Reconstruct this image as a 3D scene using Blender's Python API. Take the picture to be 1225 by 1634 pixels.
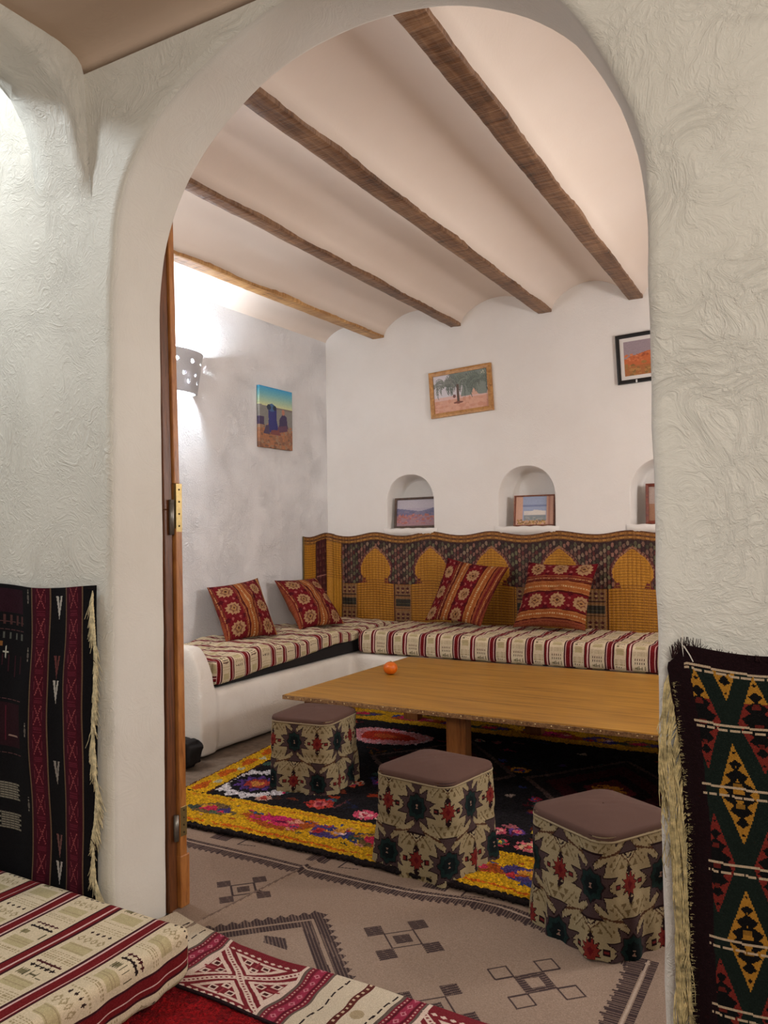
import bpy, bmesh, math, random
import numpy as np
from mathutils import Vector, Matrix, noise

for _o in list(bpy.data.objects): bpy.data.objects.remove(_o)
SC = bpy.context.scene
COL = SC.collection
rnd = random.Random(7)
rng = np.random.default_rng(7)

# ------------------------------------------------------------------ camera
CAMROWS = ((0.86918, 0.02592, 0.49382), (0.49435, -0.01558, -0.86913), (-0.01483, 0.99954, -0.02636))
F_PX, IMG_W, IMG_H = 1280.0, 1225.0, 1634.0
v1 = (1342 - 612.5, -(840 - 817.0), -F_PX)
yd = Vector(v1).normalized()
y2 = 883.0
x2 = 612.5 - (F_PX * F_PX + (840 - 817.0) * (y2 - 817.0)) / (1342 - 612.5)
xd = -Vector((x2 - 612.5, -(y2 - 817.0), -F_PX)).normalized()
zd = xd.cross(yd)
cam_d = bpy.data.cameras.new('camera')
cam = bpy.data.objects.new('camera', cam_d); COL.objects.link(cam)
m3 = Matrix((xd, yd, zd))
cam.matrix_world = Matrix.Translation((0, 0, 1.4)) @ m3.to_4x4()
cam_d.sensor_fit = 'VERTICAL'; cam_d.sensor_height = 36.0
cam_d.lens = 36.0 * F_PX / IMG_H
cam_d.clip_start = 0.05
SC.camera = cam

# ------------------------------------------------------------------ world, lights, exposure
SC.view_settings.view_transform = 'Standard'
SC.view_settings.look = 'None'
SC.view_settings.gamma = 1.0
SC.view_settings.use_curve_mapping = False
SC.view_settings.exposure = 0.0
W = bpy.data.worlds.new('world'); SC.world = W; W.use_nodes = True
W.node_tree.nodes['Background'].inputs[0].default_value = (1.0, 0.94, 0.86, 1)
W.node_tree.nodes['Background'].inputs[1].default_value = 0.30

def light(name, kind, loc, energy, color, size=0.1, target=None, sx=None, sy=None, spread=None):
    d = bpy.data.lights.new(name, kind); d.energy = energy; d.color = color
    if kind == 'AREA':
        if sx: d.shape = 'RECTANGLE'; d.size = sx; d.size_y = sy
        else: d.size = size
        if spread: d.spread = spread
    else: d.shadow_soft_size = size
    o = bpy.data.objects.new(name, d); COL.objects.link(o); o.location = loc
    if target:
        o.rotation_euler = (Vector(target) - Vector(loc)).to_track_quat('-Z', 'Y').to_euler()
    return o
# sconce bulb on the left wall of the inner room (seen), an unseen light assumed near the right wall,
# an added unseen fill by the left wall, and the lamps of the room the camera stands in
light('sconce_bulb_light', 'POINT', (-4.21, 4.43, 2.70), 210, (0.84, 0.92, 1.0), 0.05)
light('unseen_right_light', 'POINT', (0.95, 4.3, 1.95), 112, (1.0, 0.96, 0.94), 0.20)
light('unseen_left_fill_light', 'POINT', (-4.05, 2.75, 2.15), 46, (0.93, 0.96, 1.0), 0.12)  # added fill, hidden by the jamb, brightens the vault flanks beside the beams
light('near_room_lamp', 'AREA', (1.1, -0.9, 2.75), 72, (1.0, 0.95, 0.88), target=(-1.3, 2.0, 1.2), sx=1.2, sy=1.2)
light('side_space_lamp', 'POINT', (-3.5, 1.0, 3.62), 105, (0.82, 0.91, 1.0), 0.12)

# ------------------------------------------------------------------ helpers: tagging
def tag(o, label=None, cat=None, group=None, kind=None):
    if label: o['label'] = label
    if cat: o['category'] = cat
    if group: o['group'] = group
    if kind: o['kind'] = kind
    return o

def empty(name, loc=(0, 0, 0), label=None, cat=None, group=None, rz=0.0):
    o = bpy.data.objects.new(name, None); COL.objects.link(o)
    o.location = loc; o.rotation_euler = (0, 0, rz); o.empty_display_size = 0.1
    return tag(o, label, cat, group)

def link(name, me, mats, parent=None, smooth=False):
    o = bpy.data.objects.new(name, me); COL.objects.link(o)
    if not isinstance(mats, (list, tuple)): mats = [mats]
    for m in mats: me.materials.append(m)
    if smooth: me.polygons.foreach_set('use_smooth', [True] * len(me.polygons))
    if parent: o.parent = parent
    return o

def lin(c):
    c = np.asarray(c, dtype=float) / 255.0
    return np.where(c <= 0.04045, c / 12.92, ((c + 0.055) / 1.055) ** 2.4)
def L4(c): r = lin(c); return (float(r[0]), float(r[1]), float(r[2]), 1.0)

# ------------------------------------------------------------------ helpers: materials
class NT:
    def __init__(s, name):
        s.m = bpy.data.materials.new(name); s.m.use_nodes = True
        s.t = s.m.node_tree; s.b = s.t.nodes['Principled BSDF']
    def n(s, typ, **kw):
        nd = s.t.nodes.new(typ)
        for k, v in kw.items():
            if hasattr(nd, k): setattr(nd, k, v)
            else: nd.inputs[k.replace('_', ' ').title()].default_value = v
        return nd
    def l(s, a, b): s.t.links.new(a, b)
    def coord(s, scale=(1, 1, 1), rot=(0, 0, 0), kind='Object'):
        tc = s.n('ShaderNodeTexCoord'); mp = s.n('ShaderNodeMapping')
        mp.inputs['Scale'].default_value = scale; mp.inputs['Rotation'].default_value = rot
        s.l(tc.outputs[kind], mp.inputs['Vector']); return mp.outputs[0]
    def noise(s, vec, scale, detail=4, rough=0.55, dist=0.0):
        nd = s.n('ShaderNodeTexNoise'); nd.inputs['Scale'].default_value = scale
        nd.inputs['Detail'].default_value = detail; nd.inputs['Roughness'].default_value = rough
        nd.inputs['Distortion'].default_value = dist; s.l(vec, nd.inputs['Vector']); return nd.outputs['Fac']
    def math(s, op, a, b=None):
        nd = s.n('ShaderNodeMath', operation=op)
        for i, v in enumerate((a, b)):
            if v is None: continue
            if isinstance(v, (int, float)): nd.inputs[i].default_value = v
            else: s.l(v, nd.inputs[i])
        return nd.outputs[0]
    def ramp(s, fac, stops):
        nd = s.n('ShaderNodeValToRGB'); s.l(fac, nd.inputs[0]); e = nd.color_ramp.elements
        while len(e) < len(stops): e.new(0.5)
        for el, (p, c) in zip(e, stops): el.position = p; el.color = c
        return nd.outputs[0]
    def bump(s, h, strength=0.5, dist=0.01, prev=None):
        nd = s.n('ShaderNodeBump'); nd.inputs['Strength'].default_value = strength
        nd.inputs['Distance'].default_value = dist; s.l(h, nd.inputs['Height'])
        if prev is not None: s.l(prev, nd.inputs['Normal'])
        s.l(nd.outputs[0], s.b.inputs['Normal']); return nd.outputs[0]

def mat_plaster(name, c, c2=None, strength=0.6, dist=0.012, scale=1.0, rough=0.75, spec=0.25):
    k = NT(name); v = k.coord((scale, scale, scale))
    warp = k.n('ShaderNodeTexNoise'); warp.inputs['Scale'].default_value = 2.6; warp.inputs['Detail'].default_value = 2
    k.l(v, warp.inputs['Vector'])
    mv = k.n('ShaderNodeVectorMath', operation='MULTIPLY_ADD')
    mv.inputs[1].default_value = (0.9, 0.9, 0.9); k.l(warp.outputs['Color'], mv.inputs[0]); k.l(v, mv.inputs[2])
    a = k.noise(mv.outputs[0], 21, 5, 0.62, 0.9)
    ridge = k.math('ABSOLUTE', k.math('SUBTRACT', a, 0.5))
    r2 = k.math('MULTIPLY', ridge, 1.8)
    mask = k.noise(v, 3.0, 2, 0.5)
    mk = k.math('MULTIPLY', k.math('SUBTRACT', mask, 0.25), 1.6)
    fine = k.noise(v, 70, 3, 0.6)
    h = k.math('ADD', k.math('MULTIPLY', r2, k.math('MULTIPLY', mk, 2.2)), k.math('MULTIPLY', fine, 0.22))
    big = k.noise(v, 2.2, 2, 0.5)
    h = k.math('ADD', h, k.math('MULTIPLY', big, 0.2))
    k.bump(h, strength, dist)
    c2 = c2 or [x * 0.93 for x in c]
    k.l(k.ramp(k.noise(v, 1.7, 5, 0.6), [(0.3, L4(c2)), (0.65, L4(c))]), k.b.inputs['Base Color'])
    k.b.inputs['Roughness'].default_value = rough; k.b.inputs['Specular IOR Level'].default_value = spec
    return k.m

def mat_attr(name, rough=0.95, weave=None, wstr=0.5, wdist=0.002, var=0.12, gain=1.0, spec=0.15, grain=300):
    k = NT(name); at = k.n('ShaderNodeAttribute'); at.attribute_name = 'Col'
    v = k.coord()
    f = k.noise(v, grain, 2, 0.6)
    mx = k.n('ShaderNodeMix', data_type='RGBA', blend_type='MULTIPLY')
    mx.inputs[0].default_value = 1.0
    g = k.ramp(f, [(0.25, ((1 - 2 * var) * gain,) * 3 + (1,)), (0.75, ((1 + var * 0.6) * gain,) * 3 + (1,))])
    k.l(at.outputs['Color'], mx.inputs[6]); k.l(g, mx.inputs[7]); k.l(mx.outputs[2], k.b.inputs['Base Color'])
    k.b.inputs['Roughness'].default_value = rough; k.b.inputs['Specular IOR Level'].default_value = spec
    if weave:
        w = k.n('ShaderNodeTexWave', wave_type='BANDS', bands_direction='DIAGONAL'); w.inputs['Scale'].default_value = weave
        w.inputs['Distortion'].default_value = 1.5; k.l(v, w.inputs['Vector'])
        h = k.math('ADD', w.outputs['Fac'], k.math('MULTIPLY', f, 1.4))
    else: h = f
    k.bump(h, wstr, wdist)
    return k.m

def mat_wood(name, c1, c2, stretch=(30, 2, 30), rough=0.5, bump=0.4, scale=1.0, coat=0.0, knots=True):
    k = NT(name); v = k.coord(stretch); vo = k.coord()
    a = k.noise(v, 1.2 * scale, 6, 0.65, 1.2); b = k.noise(v, 6 * scale, 4, 0.6)
    f = k.math('ADD', k.math('MULTIPLY', a, 0.7), k.math('MULTIPLY', b, 0.35))
    dk = [x * 0.45 for x in c1]
    k.l(k.ramp(f, [(0.30, L4(dk)), (0.45, L4(c1)), (0.66, L4(c2))]), k.b.inputs['Base Color'])
    k.b.inputs['Roughness'].default_value = rough; k.b.inputs['Coat Weight'].default_value = coat
    k.bump(k.math('ADD', f, k.math('MULTIPLY', k.noise(vo, 30, 3), 0.4)), bump, 0.008)
    return k.m

def mat_plain(name, c, rough=0.6, metal=0.0, spec=0.4, nscale=60, bump=0.2, var=0.1, bdist=0.002):
    k = NT(name); v = k.coord()
    f = k.noise(v, nscale, 4, 0.6)
    k.l(k.ramp(f, [(0.3, L4([x * (1 - var) for x in c])), (0.7, L4([min(255, x * (1 + var * 0.5)) for x in c]))]), k.b.inputs['Base Color'])
    k.b.inputs['Roughness'].default_value = rough; k.b.inputs['Metallic'].default_value = metal
    k.b.inputs['Specular IOR Level'].default_value = spec
    if bump: k.bump(f, bump, bdist)
    return k.m

def mat_emit(name, c, s):
    k = NT(name); k.b.inputs['Base Color'].default_value = (c[0], c[1], c[2], 1)
    k.b.inputs['Emission Color'].default_value = (c[0], c[1], c[2], 1)
    k.b.inputs['Emission Strength'].default_value = s; return k.m

M_NEAR = mat_plaster('near_wall_plaster', (222, 217, 205), (213, 207, 194), 0.65, 0.010, 1.0, 0.7, 0.3)
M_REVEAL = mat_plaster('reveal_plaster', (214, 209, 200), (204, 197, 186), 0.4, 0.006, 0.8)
M_WALL = mat_plaster('inner_wall_plaster', (232, 228, 224), (226, 221, 216), 0.4, 0.006, 1.1, 0.7, 0.3)
M_WALLL = mat_plaster('left_wall_plaster', (230, 229, 230), (222, 220, 221), 0.85, 0.011, 1.5, 0.65, 0.35)
M_VAULT = mat_plaster('vault_plaster', (226, 213, 202), (220, 205, 192), 0.10, 0.008, 0.5)
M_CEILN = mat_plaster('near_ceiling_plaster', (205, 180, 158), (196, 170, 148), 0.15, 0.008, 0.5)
M_BENCH = mat_plaster('bench_plaster', (228, 222, 214), (212, 202, 190), 0.4, 0.012, 1.0, 0.55, 0.4)
M_BEAM = mat_wood('beam_wood', (104, 66, 38), (150, 108, 70), (26, 2.2, 26), 0.5, 0.8)
M_BEAM2 = mat_wood('pale_beam_wood', (150, 104, 60), (186, 140, 92), (26, 2.2, 26), 0.5, 0.6)
def mat_beam(name, c1, c2):
    k = NT(name); v = k.coord((24, 2.0, 24)); vs = k.coord((3, 34, 3), (0, 0, 0.25)); vb = k.coord((1.2, 0.8, 1.2))
    a = k.noise(v, 1.0, 6, 0.65, 1.0); s_ = k.noise(vs, 1.0, 3, 0.7, 0.6); b = k.noise(vb, 3.0, 3, 0.6)
    f = k.math('ADD', k.math('ADD', k.math('MULTIPLY', a, 0.35), k.math('MULTIPLY', s_, 0.35)), k.math('MULTIPLY', b, 0.35))
    k.l(k.ramp(f, [(0.36, L4([x * .42 for x in c1])), (0.48, L4(c1)), (0.60, L4(c2)), (0.68, L4([min(255, x * 1.2) for x in c2]))]), k.b.inputs['Base Color'])
    k.b.inputs['Roughness'].default_value = 0.42; k.b.inputs['Specular IOR Level'].default_value = 0.4
    k.bump(k.math('ADD', s_, k.math('MULTIPLY', a, 0.6)), 0.9, 0.012); return k.m
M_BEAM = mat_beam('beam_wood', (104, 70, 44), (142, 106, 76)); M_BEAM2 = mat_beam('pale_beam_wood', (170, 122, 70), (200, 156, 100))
M_DARKWOOD = mat_wood('dark_varnished_wood', (84, 46, 20), (116, 66, 32), (30, 30, 2), 0.4, 0.3)
M_LEAF = mat_wood('varnished_door_wood', (140, 84, 38), (180, 118, 60), (12, 12, 2.5), 0.3, 0.2, coat=0.4)
M_LEG = mat_wood('table_leg_wood', (120, 70, 30), (146, 92, 44), (20, 20, 3), 0.45, 0.2)
M_BAMBOO = None

# ------------------------------------------------------------------ helpers: simple meshes
def bm_mesh(bm, name):
    bmesh.ops.recalc_face_normals(bm, faces=bm.faces[:])
    me = bpy.data.meshes.new(name); bm.to_mesh(me); bm.free(); return me

def box(name, lo, hi, m, parent=None, bevel=0.0, segs=2, smooth=False, jitter=0.0, cuts=0):
    bm = bmesh.new(); bmesh.ops.create_cube(bm, size=1)
    for v in bm.verts:
        v.co = Vector([lo[i] + (v.co[i] + 0.5) * (hi[i] - lo[i]) for i in range(3)])
    if bevel: bmesh.ops.bevel(bm, geom=bm.edges[:], offset=bevel, segments=segs, affect='EDGES', profile=0.5)
    return link(name, bm_mesh(bm, name), m, parent, smooth)

def add_box(bm, lo, hi):
    r = bmesh.ops.create_cube(bm, size=1)
    for v in r['verts']:
        v.co = Vector([lo[i] + (v.co[i] + 0.5) * (hi[i] - lo[i]) for i in range(3)])

def cyl(name, p, q, r, m, parent=None, seg=16):
    p, q = Vector(p), Vector(q); bm = bmesh.new()
    bmesh.ops.create_cone(bm, cap_ends=True, segments=seg, radius1=r, radius2=r, depth=(q - p).length)
    M = Matrix.Translation((p + q) / 2) @ (q - p).to_track_quat('Z', 'Y').to_matrix().to_4x4()
    bm.transform(M); return link(name, bm_mesh(bm, name), m, parent, True)

def sphere(name, c, r, m, parent=None, sub=3, sc=(1, 1, 1), disp=0):
    bm = bmesh.new(); bmesh.ops.create_icosphere(bm, subdivisions=sub, radius=r)
    for v in bm.verts:
        k = 1 + disp * (noise.noise(v.co * (2.5 / r)))
        v.co = Vector((v.co.x * sc[0] * k + c[0], v.co.y * sc[1] * k + c[1], v.co.z * sc[2] * k + c[2]))
    return link(name, bm_mesh(bm, name), m, parent, True)

def smooth_noise(a, b, seed=0.0, f=1.0):
    """cheap smooth pseudo noise on numpy arrays, about -1..1"""
    return (np.sin(a * 1.7 * f + seed) * np.cos(b * 2.3 * f + 1.3 * seed) + 0.6 * np.sin(a * 3.9 * f + b * 3.1 * f + 2.1 * seed)
            + 0.4 * np.cos(a * 7.3 * f - b * 5.7 * f + 0.7 * seed)) / 2.0

def grid_mesh(name, X, Y, Z, colors, m, parent=None, smooth=True, wrap_u=False, keep=None, skirt=None, flip=False):
    """X,Y,Z: (nv,nu) vertex arrays; colors: (nv-1,nu-1[,or nu if wrap],3) sRGB; skirt: vector that gives it thickness"""
    nv, nu = X.shape
    idx = np.arange(nv * nu).reshape(nv, nu)
    if wrap_u: r = np.roll(idx, -1, axis=1); a, b, c, d = idx[:-1], r[:-1], r[1:], idx[1:]
    else: a, b, c, d = idx[:-1, :-1], idx[:-1, 1:], idx[1:, 1:], idx[1:, :-1]
    F = np.stack([a, b, c, d], -1)
    if flip: F = F[..., ::-1]
    F = F.reshape(-1, 4)
    C = None if colors is None else np.asarray(colors).reshape(-1, 3)
    if keep is not None:
        kk = keep.reshape(-1); F = F[kk]; C = None if C is None else C[kk]
    V = np.stack([X, Y, Z], -1).reshape(-1, 3)
    if skirt is not None:
        edges = {}
        n0 = len(V)
        sk = np.broadcast_to(np.asarray(skirt, float), V.shape) if np.ndim(skirt) == 1 else skirt.reshape(-1, 3)
        V2 = V + sk
        V = np.concatenate([V, V2])
        for fi, f in enumerate(F.tolist()):
            for i in range(4):
                e = (f[i], f[(i + 1) % 4]); k = (min(e), max(e))
                if k in edges: edges[k] = None
                else: edges[k] = (e, fi)
        ex, exc = [], []
        for val in edges.values():
            if val is None: continue
            (p, q), fi = val
            ex.append([q, p, p + n0, q + n0]); exc.append(C[fi] if C is not None else (0, 0, 0))
        FB = F[:, ::-1] + n0
        if C is not None: C = np.concatenate([C, np.array(exc), C])
        F = np.concatenate([F, np.array(ex), FB])
    me = bpy.data.meshes.new(name)
    me.vertices.add(len(V)); me.vertices.foreach_set('co', V.astype(np.float32).ravel())
    me.loops.add(len(F) * 4); me.loops.foreach_set('vertex_index', F.astype(np.int32).ravel())
    me.polygons.add(len(F)); me.polygons.foreach_set('loop_start', np.arange(0, len(F) * 4, 4, dtype=np.int32))
    me.update(calc_edges=True)
    if C is not None: set_cols(me, C)
    me.validate()
    return link(name, me, m, parent, smooth)

def set_cols(me, C):
    at = me.attributes.new('Col', 'FLOAT_COLOR', 'CORNER')
    c = lin(np.clip(C, 0, 255)); c = np.concatenate([c, np.ones((len(c), 1))], 1)
    at.data.foreach_set('color', np.repeat(c, 4, axis=0).astype(np.float32).ravel())

# ------------------------------------------------------------------ helpers: pattern canvas (in metres)
class Cv:
    def __init__(s, x0, y0, x1, y1, res, bg):
        s.x0, s.y0, s.x1, s.y1, s.res = x0, y0, x1, y1, res
        s.nx = int(round((x1 - x0) / res)); s.ny = int(round((y1 - y0) / res))
        s.dx = (x1 - x0) / s.nx; s.dy = (y1 - y0) / s.ny
        s.xs = x0 + (np.arange(s.nx) + 0.5) * s.dx; s.ys = y0 + (np.arange(s.ny) + 0.5) * s.dy
        s.a = np.empty((s.ny, s.nx, 3)); s.a[:] = bg
    def _b(s, x0, y0, x1, y1):
        i0 = max(0, int((x0 - s.x0) / s.dx) - 1); i1 = min(s.nx, int((x1 - s.x0) / s.dx) + 2)
        j0 = max(0, int((y0 - s.y0) / s.dy) - 1); j1 = min(s.ny, int((y1 - s.y0) / s.dy) + 2)
        return i0, i1, j0, j1
    def rect(s, x0, y0, x1, y1, c): s.poly([(x0, y0), (x1, y0), (x1, y1), (x0, y1)], c)
    def poly(s, P, c):
        P = np.asarray(P, float); i0, i1, j0, j1 = s._b(P[:, 0].min(), P[:, 1].min(), P[:, 0].max(), P[:, 1].max())
        if i1 <= i0 or j1 <= j0: return
        X, Y = np.meshgrid(s.xs[i0:i1], s.ys[j0:j1]); ins = np.zeros(X.shape, bool)
        n = len(P)
        for k in range(n):
            (xa, ya), (xb, yb) = P[k], P[(k + 1) % n]
            if ya == yb: continue
            cr = ((ya > Y) != (yb > Y)) & (X < (xb - xa) * (Y - ya) / (yb - ya) + xa); ins ^= cr
        s.a[j0:j1, i0:i1][ins] = c
    def line(s, p, q, w, c, dash=None):
        p = np.array(p, float); q = np.array(q, float)
        i0, i1, j0, j1 = s._b(min(p[0], q[0]) - w, min(p[1], q[1]) - w, max(p[0], q[0]) + w, max(p[1], q[1]) + w)
        if i1 <= i0 or j1 <= j0: return
        X, Y = np.meshgrid(s.xs[i0:i1], s.ys[j0:j1]); d = q - p; Ln = max(1e-9, np.hypot(*d))
        t = ((X - p[0]) * d[0] + (Y - p[1]) * d[1]) / Ln; tt = np.clip(t, 0, Ln)
        dist = np.hypot(X - p[0] - d[0] / Ln * tt, Y - p[1] - d[1] / Ln * tt)
        m = dist <= w / 2
        if dash: m &= (np.mod(t, dash[0]) < dash[1])
        s.a[j0:j1, i0:i1][m] = c
    def star(s, cx, cy, ro, ri, n, c, rot=0.0, sx=1.0, sy=1.0):
        P = []
        for k in range(2 * n):
            r = ro if k % 2 == 0 else ri; an = rot + math.pi * k / n
            P.append((cx + sx * r * math.cos(an), cy + sy * r * math.sin(an)))
        s.poly(P, c)
    def ell(s, cx, cy, a, b, c):
        s.poly([(cx + a * math.cos(t), cy + b * math.sin(t)) for t in np.linspace(0, 2 * math.pi, 25)[:-1]], c)
    def dia(s, cx, cy, a, b, c): s.poly([(cx - a, cy), (cx, cy - b), (cx + a, cy), (cx, cy + b)], c)
    def jit(s, amt, block=1):
        s.a += (rng.random((s.ny, s.nx, 1)) - 0.5) * amt
    def at(s, x, y, wrap=False):
        i = np.floor((x - s.x0) / s.dx).astype(int); j = np.floor((y - s.y0) / s.dy).astype(int)
        if wrap: i = np.mod(i, s.nx); j = np.mod(j, s.ny)
        else: i = np.clip(i, 0, s.nx - 1); j = np.clip(j, 0, s.ny - 1)
        return s.a[j, i]

def box_cloth(name, size, res, r, cv, m, parent=None, disp=None, wrap=True, zb=None):
    """rounded block covered by a cloth whose pattern continues over the edges; origin at centre of its bottom"""
    lx, ly, lz = size; V = []; Fs = []; C = []; off = 0
    h = np.array([lx, ly, lz]) / 2
    for ax, sg in ((2, 1), (1, -1), (1, 1), (0, 1), (0, -1), (2, -1)):
        u, v = [(1, 2), (0, 2), (0, 1)][ax]
        rr = res if not (ax == 2 and sg < 0) else res * 8
        nu = max(3, int(2 * h[u] / rr)); nv = max(3, int(2 * h[v] / rr))
        gu, gv = np.meshgrid(np.linspace(-h[u], h[u], nu + 1), np.linspace(-h[v], h[v], nv + 1))
        P = np.zeros(gu.shape + (3,)); P[..., u] = gu; P[..., v] = gv; P[..., ax] = sg * h[ax]
        inn = np.clip(P, -(h - r), h - r); d = P - inn
        Q = inn + r * d / np.maximum(1e-9, np.linalg.norm(d, axis=-1, keepdims=True))
        c = (P[:-1, :-1] + P[1:, 1:]) / 2
        x, y, dz = c[..., 0], c[..., 1], h[2] - c[..., 2]
        if ax == 1: y = y + sg * dz
        elif ax == 0: x = x + sg * dz
        C.append(cv.at(x, y, wrap).reshape(-1, 3))
        n = nu + 1; idx = np.arange((nv + 1) * n).reshape(nv + 1, n) + off
        F = np.stack([idx[:-1, :-1], idx[:-1, 1:], idx[1:, 1:], idx[1:, :-1]], -1)
        flipped = (sg < 0) ^ (ax == 1)
        if flipped: F = F[..., ::-1]
        Fs.append(F.reshape(-1, 4)); V.append(Q.reshape(-1, 3)); off += (nv + 1) * n
    V = np.concatenate(V); F = np.concatenate(Fs); C = np.concatenate(C)
    V[:, 2] += h[2]
    if zb is not None:
        lo = zb(V[:, 0], V[:, 1]); V[:, 2] = lo + V[:, 2] / lz * (lz - lo)
    if disp is not None: V = disp(V, lx, ly, lz)
    me = bpy.data.meshes.new(name)
    me.vertices.add(len(V)); me.vertices.foreach_set('co', V.astype(np.float32).ravel())
    me.loops.add(len(F) * 4); me.loops.foreach_set('vertex_index', F.astype(np.int32).ravel())
    me.polygons.add(len(F)); me.polygons.foreach_set('loop_start', np.arange(0, len(F) * 4, 4, dtype=np.int32))
    me.update(calc_edges=True); set_cols(me, C)
    bm = bmesh.new(); bm.from_mesh(me); bmesh.ops.remove_doubles(bm, verts=bm.verts[:], dist=0.0004); bm.to_mesh(me); bm.free()
    return link(name, me, m, parent, True)

def struct(o, label=None): o['kind'] = 'structure'; return tag(o, label)
# ================================================================== THE SETTING
Y0, Y1 = 1.955, 2.21          # near and far face of the arched wall
XL, YB = -4.33, 6.5           # inner left wall, inner back wall
NEARP = [(-2.204, 0.0), (-2.204, 1.3), (-2.198, 2.18), (-2.185, 2.40), (-2.165, 2.53), (-2.11, 2.67), (-2.004, 2.796), (-1.874, 2.888),
         (-1.737, 2.951), (-1.606, 3.001), (-1.494, 3.030), (-1.33, 3.045), (-1.15, 3.035), (-0.95, 2.985), (-0.76, 2.885), (-0.64, 2.79),
         (-0.571, 2.715), (-0.495, 2.58), (-0.437, 2.454), (-0.402, 2.353), (-0.389, 2.259), (-0.388, 1.91), (-0.386, 1.3), (-0.387, 0.0)]
FARP = [(-2.203, 0.0), (-2.205, 1.3), (-2.212, 2.148), (-2.20, 2.384), (-2.156, 2.543), (-2.09, 2.67), (-1.98, 2.80), (-1.834, 2.905),
        (-1.693, 2.98), (-1.558, 3.020), (-1.45, 3.038), (-1.30, 3.046), (-1.12, 3.030), (-0.95, 2.985), (-0.776, 2.896), (-0.648, 2.795),
        (-0.58, 2.71), (-0.503, 2.568), (-0.464, 2.462), (-0.44, 2.36), (-0.43, 2.26), (-0.405, 1.91), (-0.402, 1.3), (-0.402, 0.0)]
def resample(P, n):
    P = np.array(P); # smooth by Catmull-Rom
    out = []
    for i in range(len(P) - 1):
        p0, p1, p2, p3 = P[max(i - 1, 0)], P[i], P[i + 1], P[min(i + 2, len(P) - 1)]
        if np.hypot(*(p2 - p1)) > 0.35: tt = np.linspace(0, 1, 16, endpoint=False); out += [p1 + (p2 - p1) * t for t in tt]; continue
        for t in np.linspace(0, 1, 5, endpoint=False):
            out.append(0.5 * ((2 * p1) + (-p0 + p2) * t + (2 * p0 - 5 * p1 + 4 * p2 - p3) * t * t + (-p0 + 3 * p1 - 3 * p2 + p3) * t ** 3))
    out.append(P[-1]); out = np.array(out)
    d = np.r_[0, np.cumsum(np.hypot(*(out[1:] - out[:-1]).T))]
    s = np.linspace(0, d[-1], n)
    return np.stack([np.interp(s, d, out[:, 0]), np.interp(s, d, out[:, 1])], 1)
NA = 150
na, fa = resample(NEARP, NA), resample(FARP, NA)
def offs(P, o):
    t = np.gradient(P, axis=0); n = np.stack([-t[:, 1], t[:, 0]], 1); n /= np.linalg.norm(n, axis=1, keepdims=True)
    Q = P + n * o; Q[0, 1] = Q[-1, 1] = 0; return Q
rings = []
wob = 0.004 * smooth_noise(na[:, 0] * 4, na[:, 1] * 4, 1.0, 1.5)[:, None]
for (P, o, y) in ((na, 0.030, Y0), (na, 0.016, Y0 + 0.003), (na, 0.005, Y0 + 0.012), (na, 0.0, Y0 + 0.03), ((na, 1), 0, 0), ((fa, 2), 0, 0), (fa, 0.0, Y1 - 0.02), (fa, 0.004, Y1 - 0.008), (fa, 0.014, Y1), ):
    if isinstance(P, tuple):
        t = 0.35 if P[1] == 1 else 0.68
        Q = na * (1 - t) + fa * t; y = Y0 + (Y1 - Y0) * t; Q = offs(Q, 0.0) + 0.0
        Q = Q + 0.004 * smooth_noise(Q[:, 0] * 5 + t * 9, Q[:, 1] * 5, 3.0)[:, None]; Q[0, 1] = Q[-1, 1] = 0
    else: Q = offs(P, o)
    Q = Q + np.c_[wob[:, 0], np.zeros(NA)] * (1 if y < 2.1 else 0.5)
    rings.append((Q, y))
bm = bmesh.new(); vr = []
for Q, y in rings: vr.append([bm.verts.new((q[0], y, q[1])) for q in Q])
for a, b in zip(vr[:-1], vr[1:]):
    for i in range(NA - 1): bm.faces.new((a[i], a[i + 1], b[i + 1], b[i]))
def wall_face(ring, y, x0, x1, zt):
    o = [bm.verts.new(p) for p in ((x0, y, 0), (x0, y, zt), (x1, y, zt), (x1, y, 0))]
    # strips from the arch to the outer frame
    L = ring
    k = NA // 2
    q = lambda v: v
    iL = next(i for i in range(NA) if L[i].co.z > 2.3); iR = next(i for i in range(NA - 1, 0, -1) if L[i].co.z > 2.2)
    bm.faces.new([o[0]] + L[:iL + 1] + [o[1]])
    bm.faces.new([o[1]] + L[iL:iR + 1] + [o[2]])
    bm.faces.new([o[2]] + L[iR:] + [o[3]])
    return o
fo = wall_face(vr[0], Y0, -4.6, 1.9, 3.9)
bo = wall_face(vr[-1], Y1, -4.6, 1.9, 3.9)
for i in range(4): bm.faces.new((fo[i], fo[(i + 1) % 4], bo[(i + 1) % 4], bo[i]))
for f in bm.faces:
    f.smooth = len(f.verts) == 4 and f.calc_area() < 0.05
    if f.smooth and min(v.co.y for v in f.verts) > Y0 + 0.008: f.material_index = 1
wf = struct(link('wall_front', bm_mesh(bm, 'wall_front'), [M_NEAR, M_REVEAL]), 'thick white plaster wall with a tall rounded archway')

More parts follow.
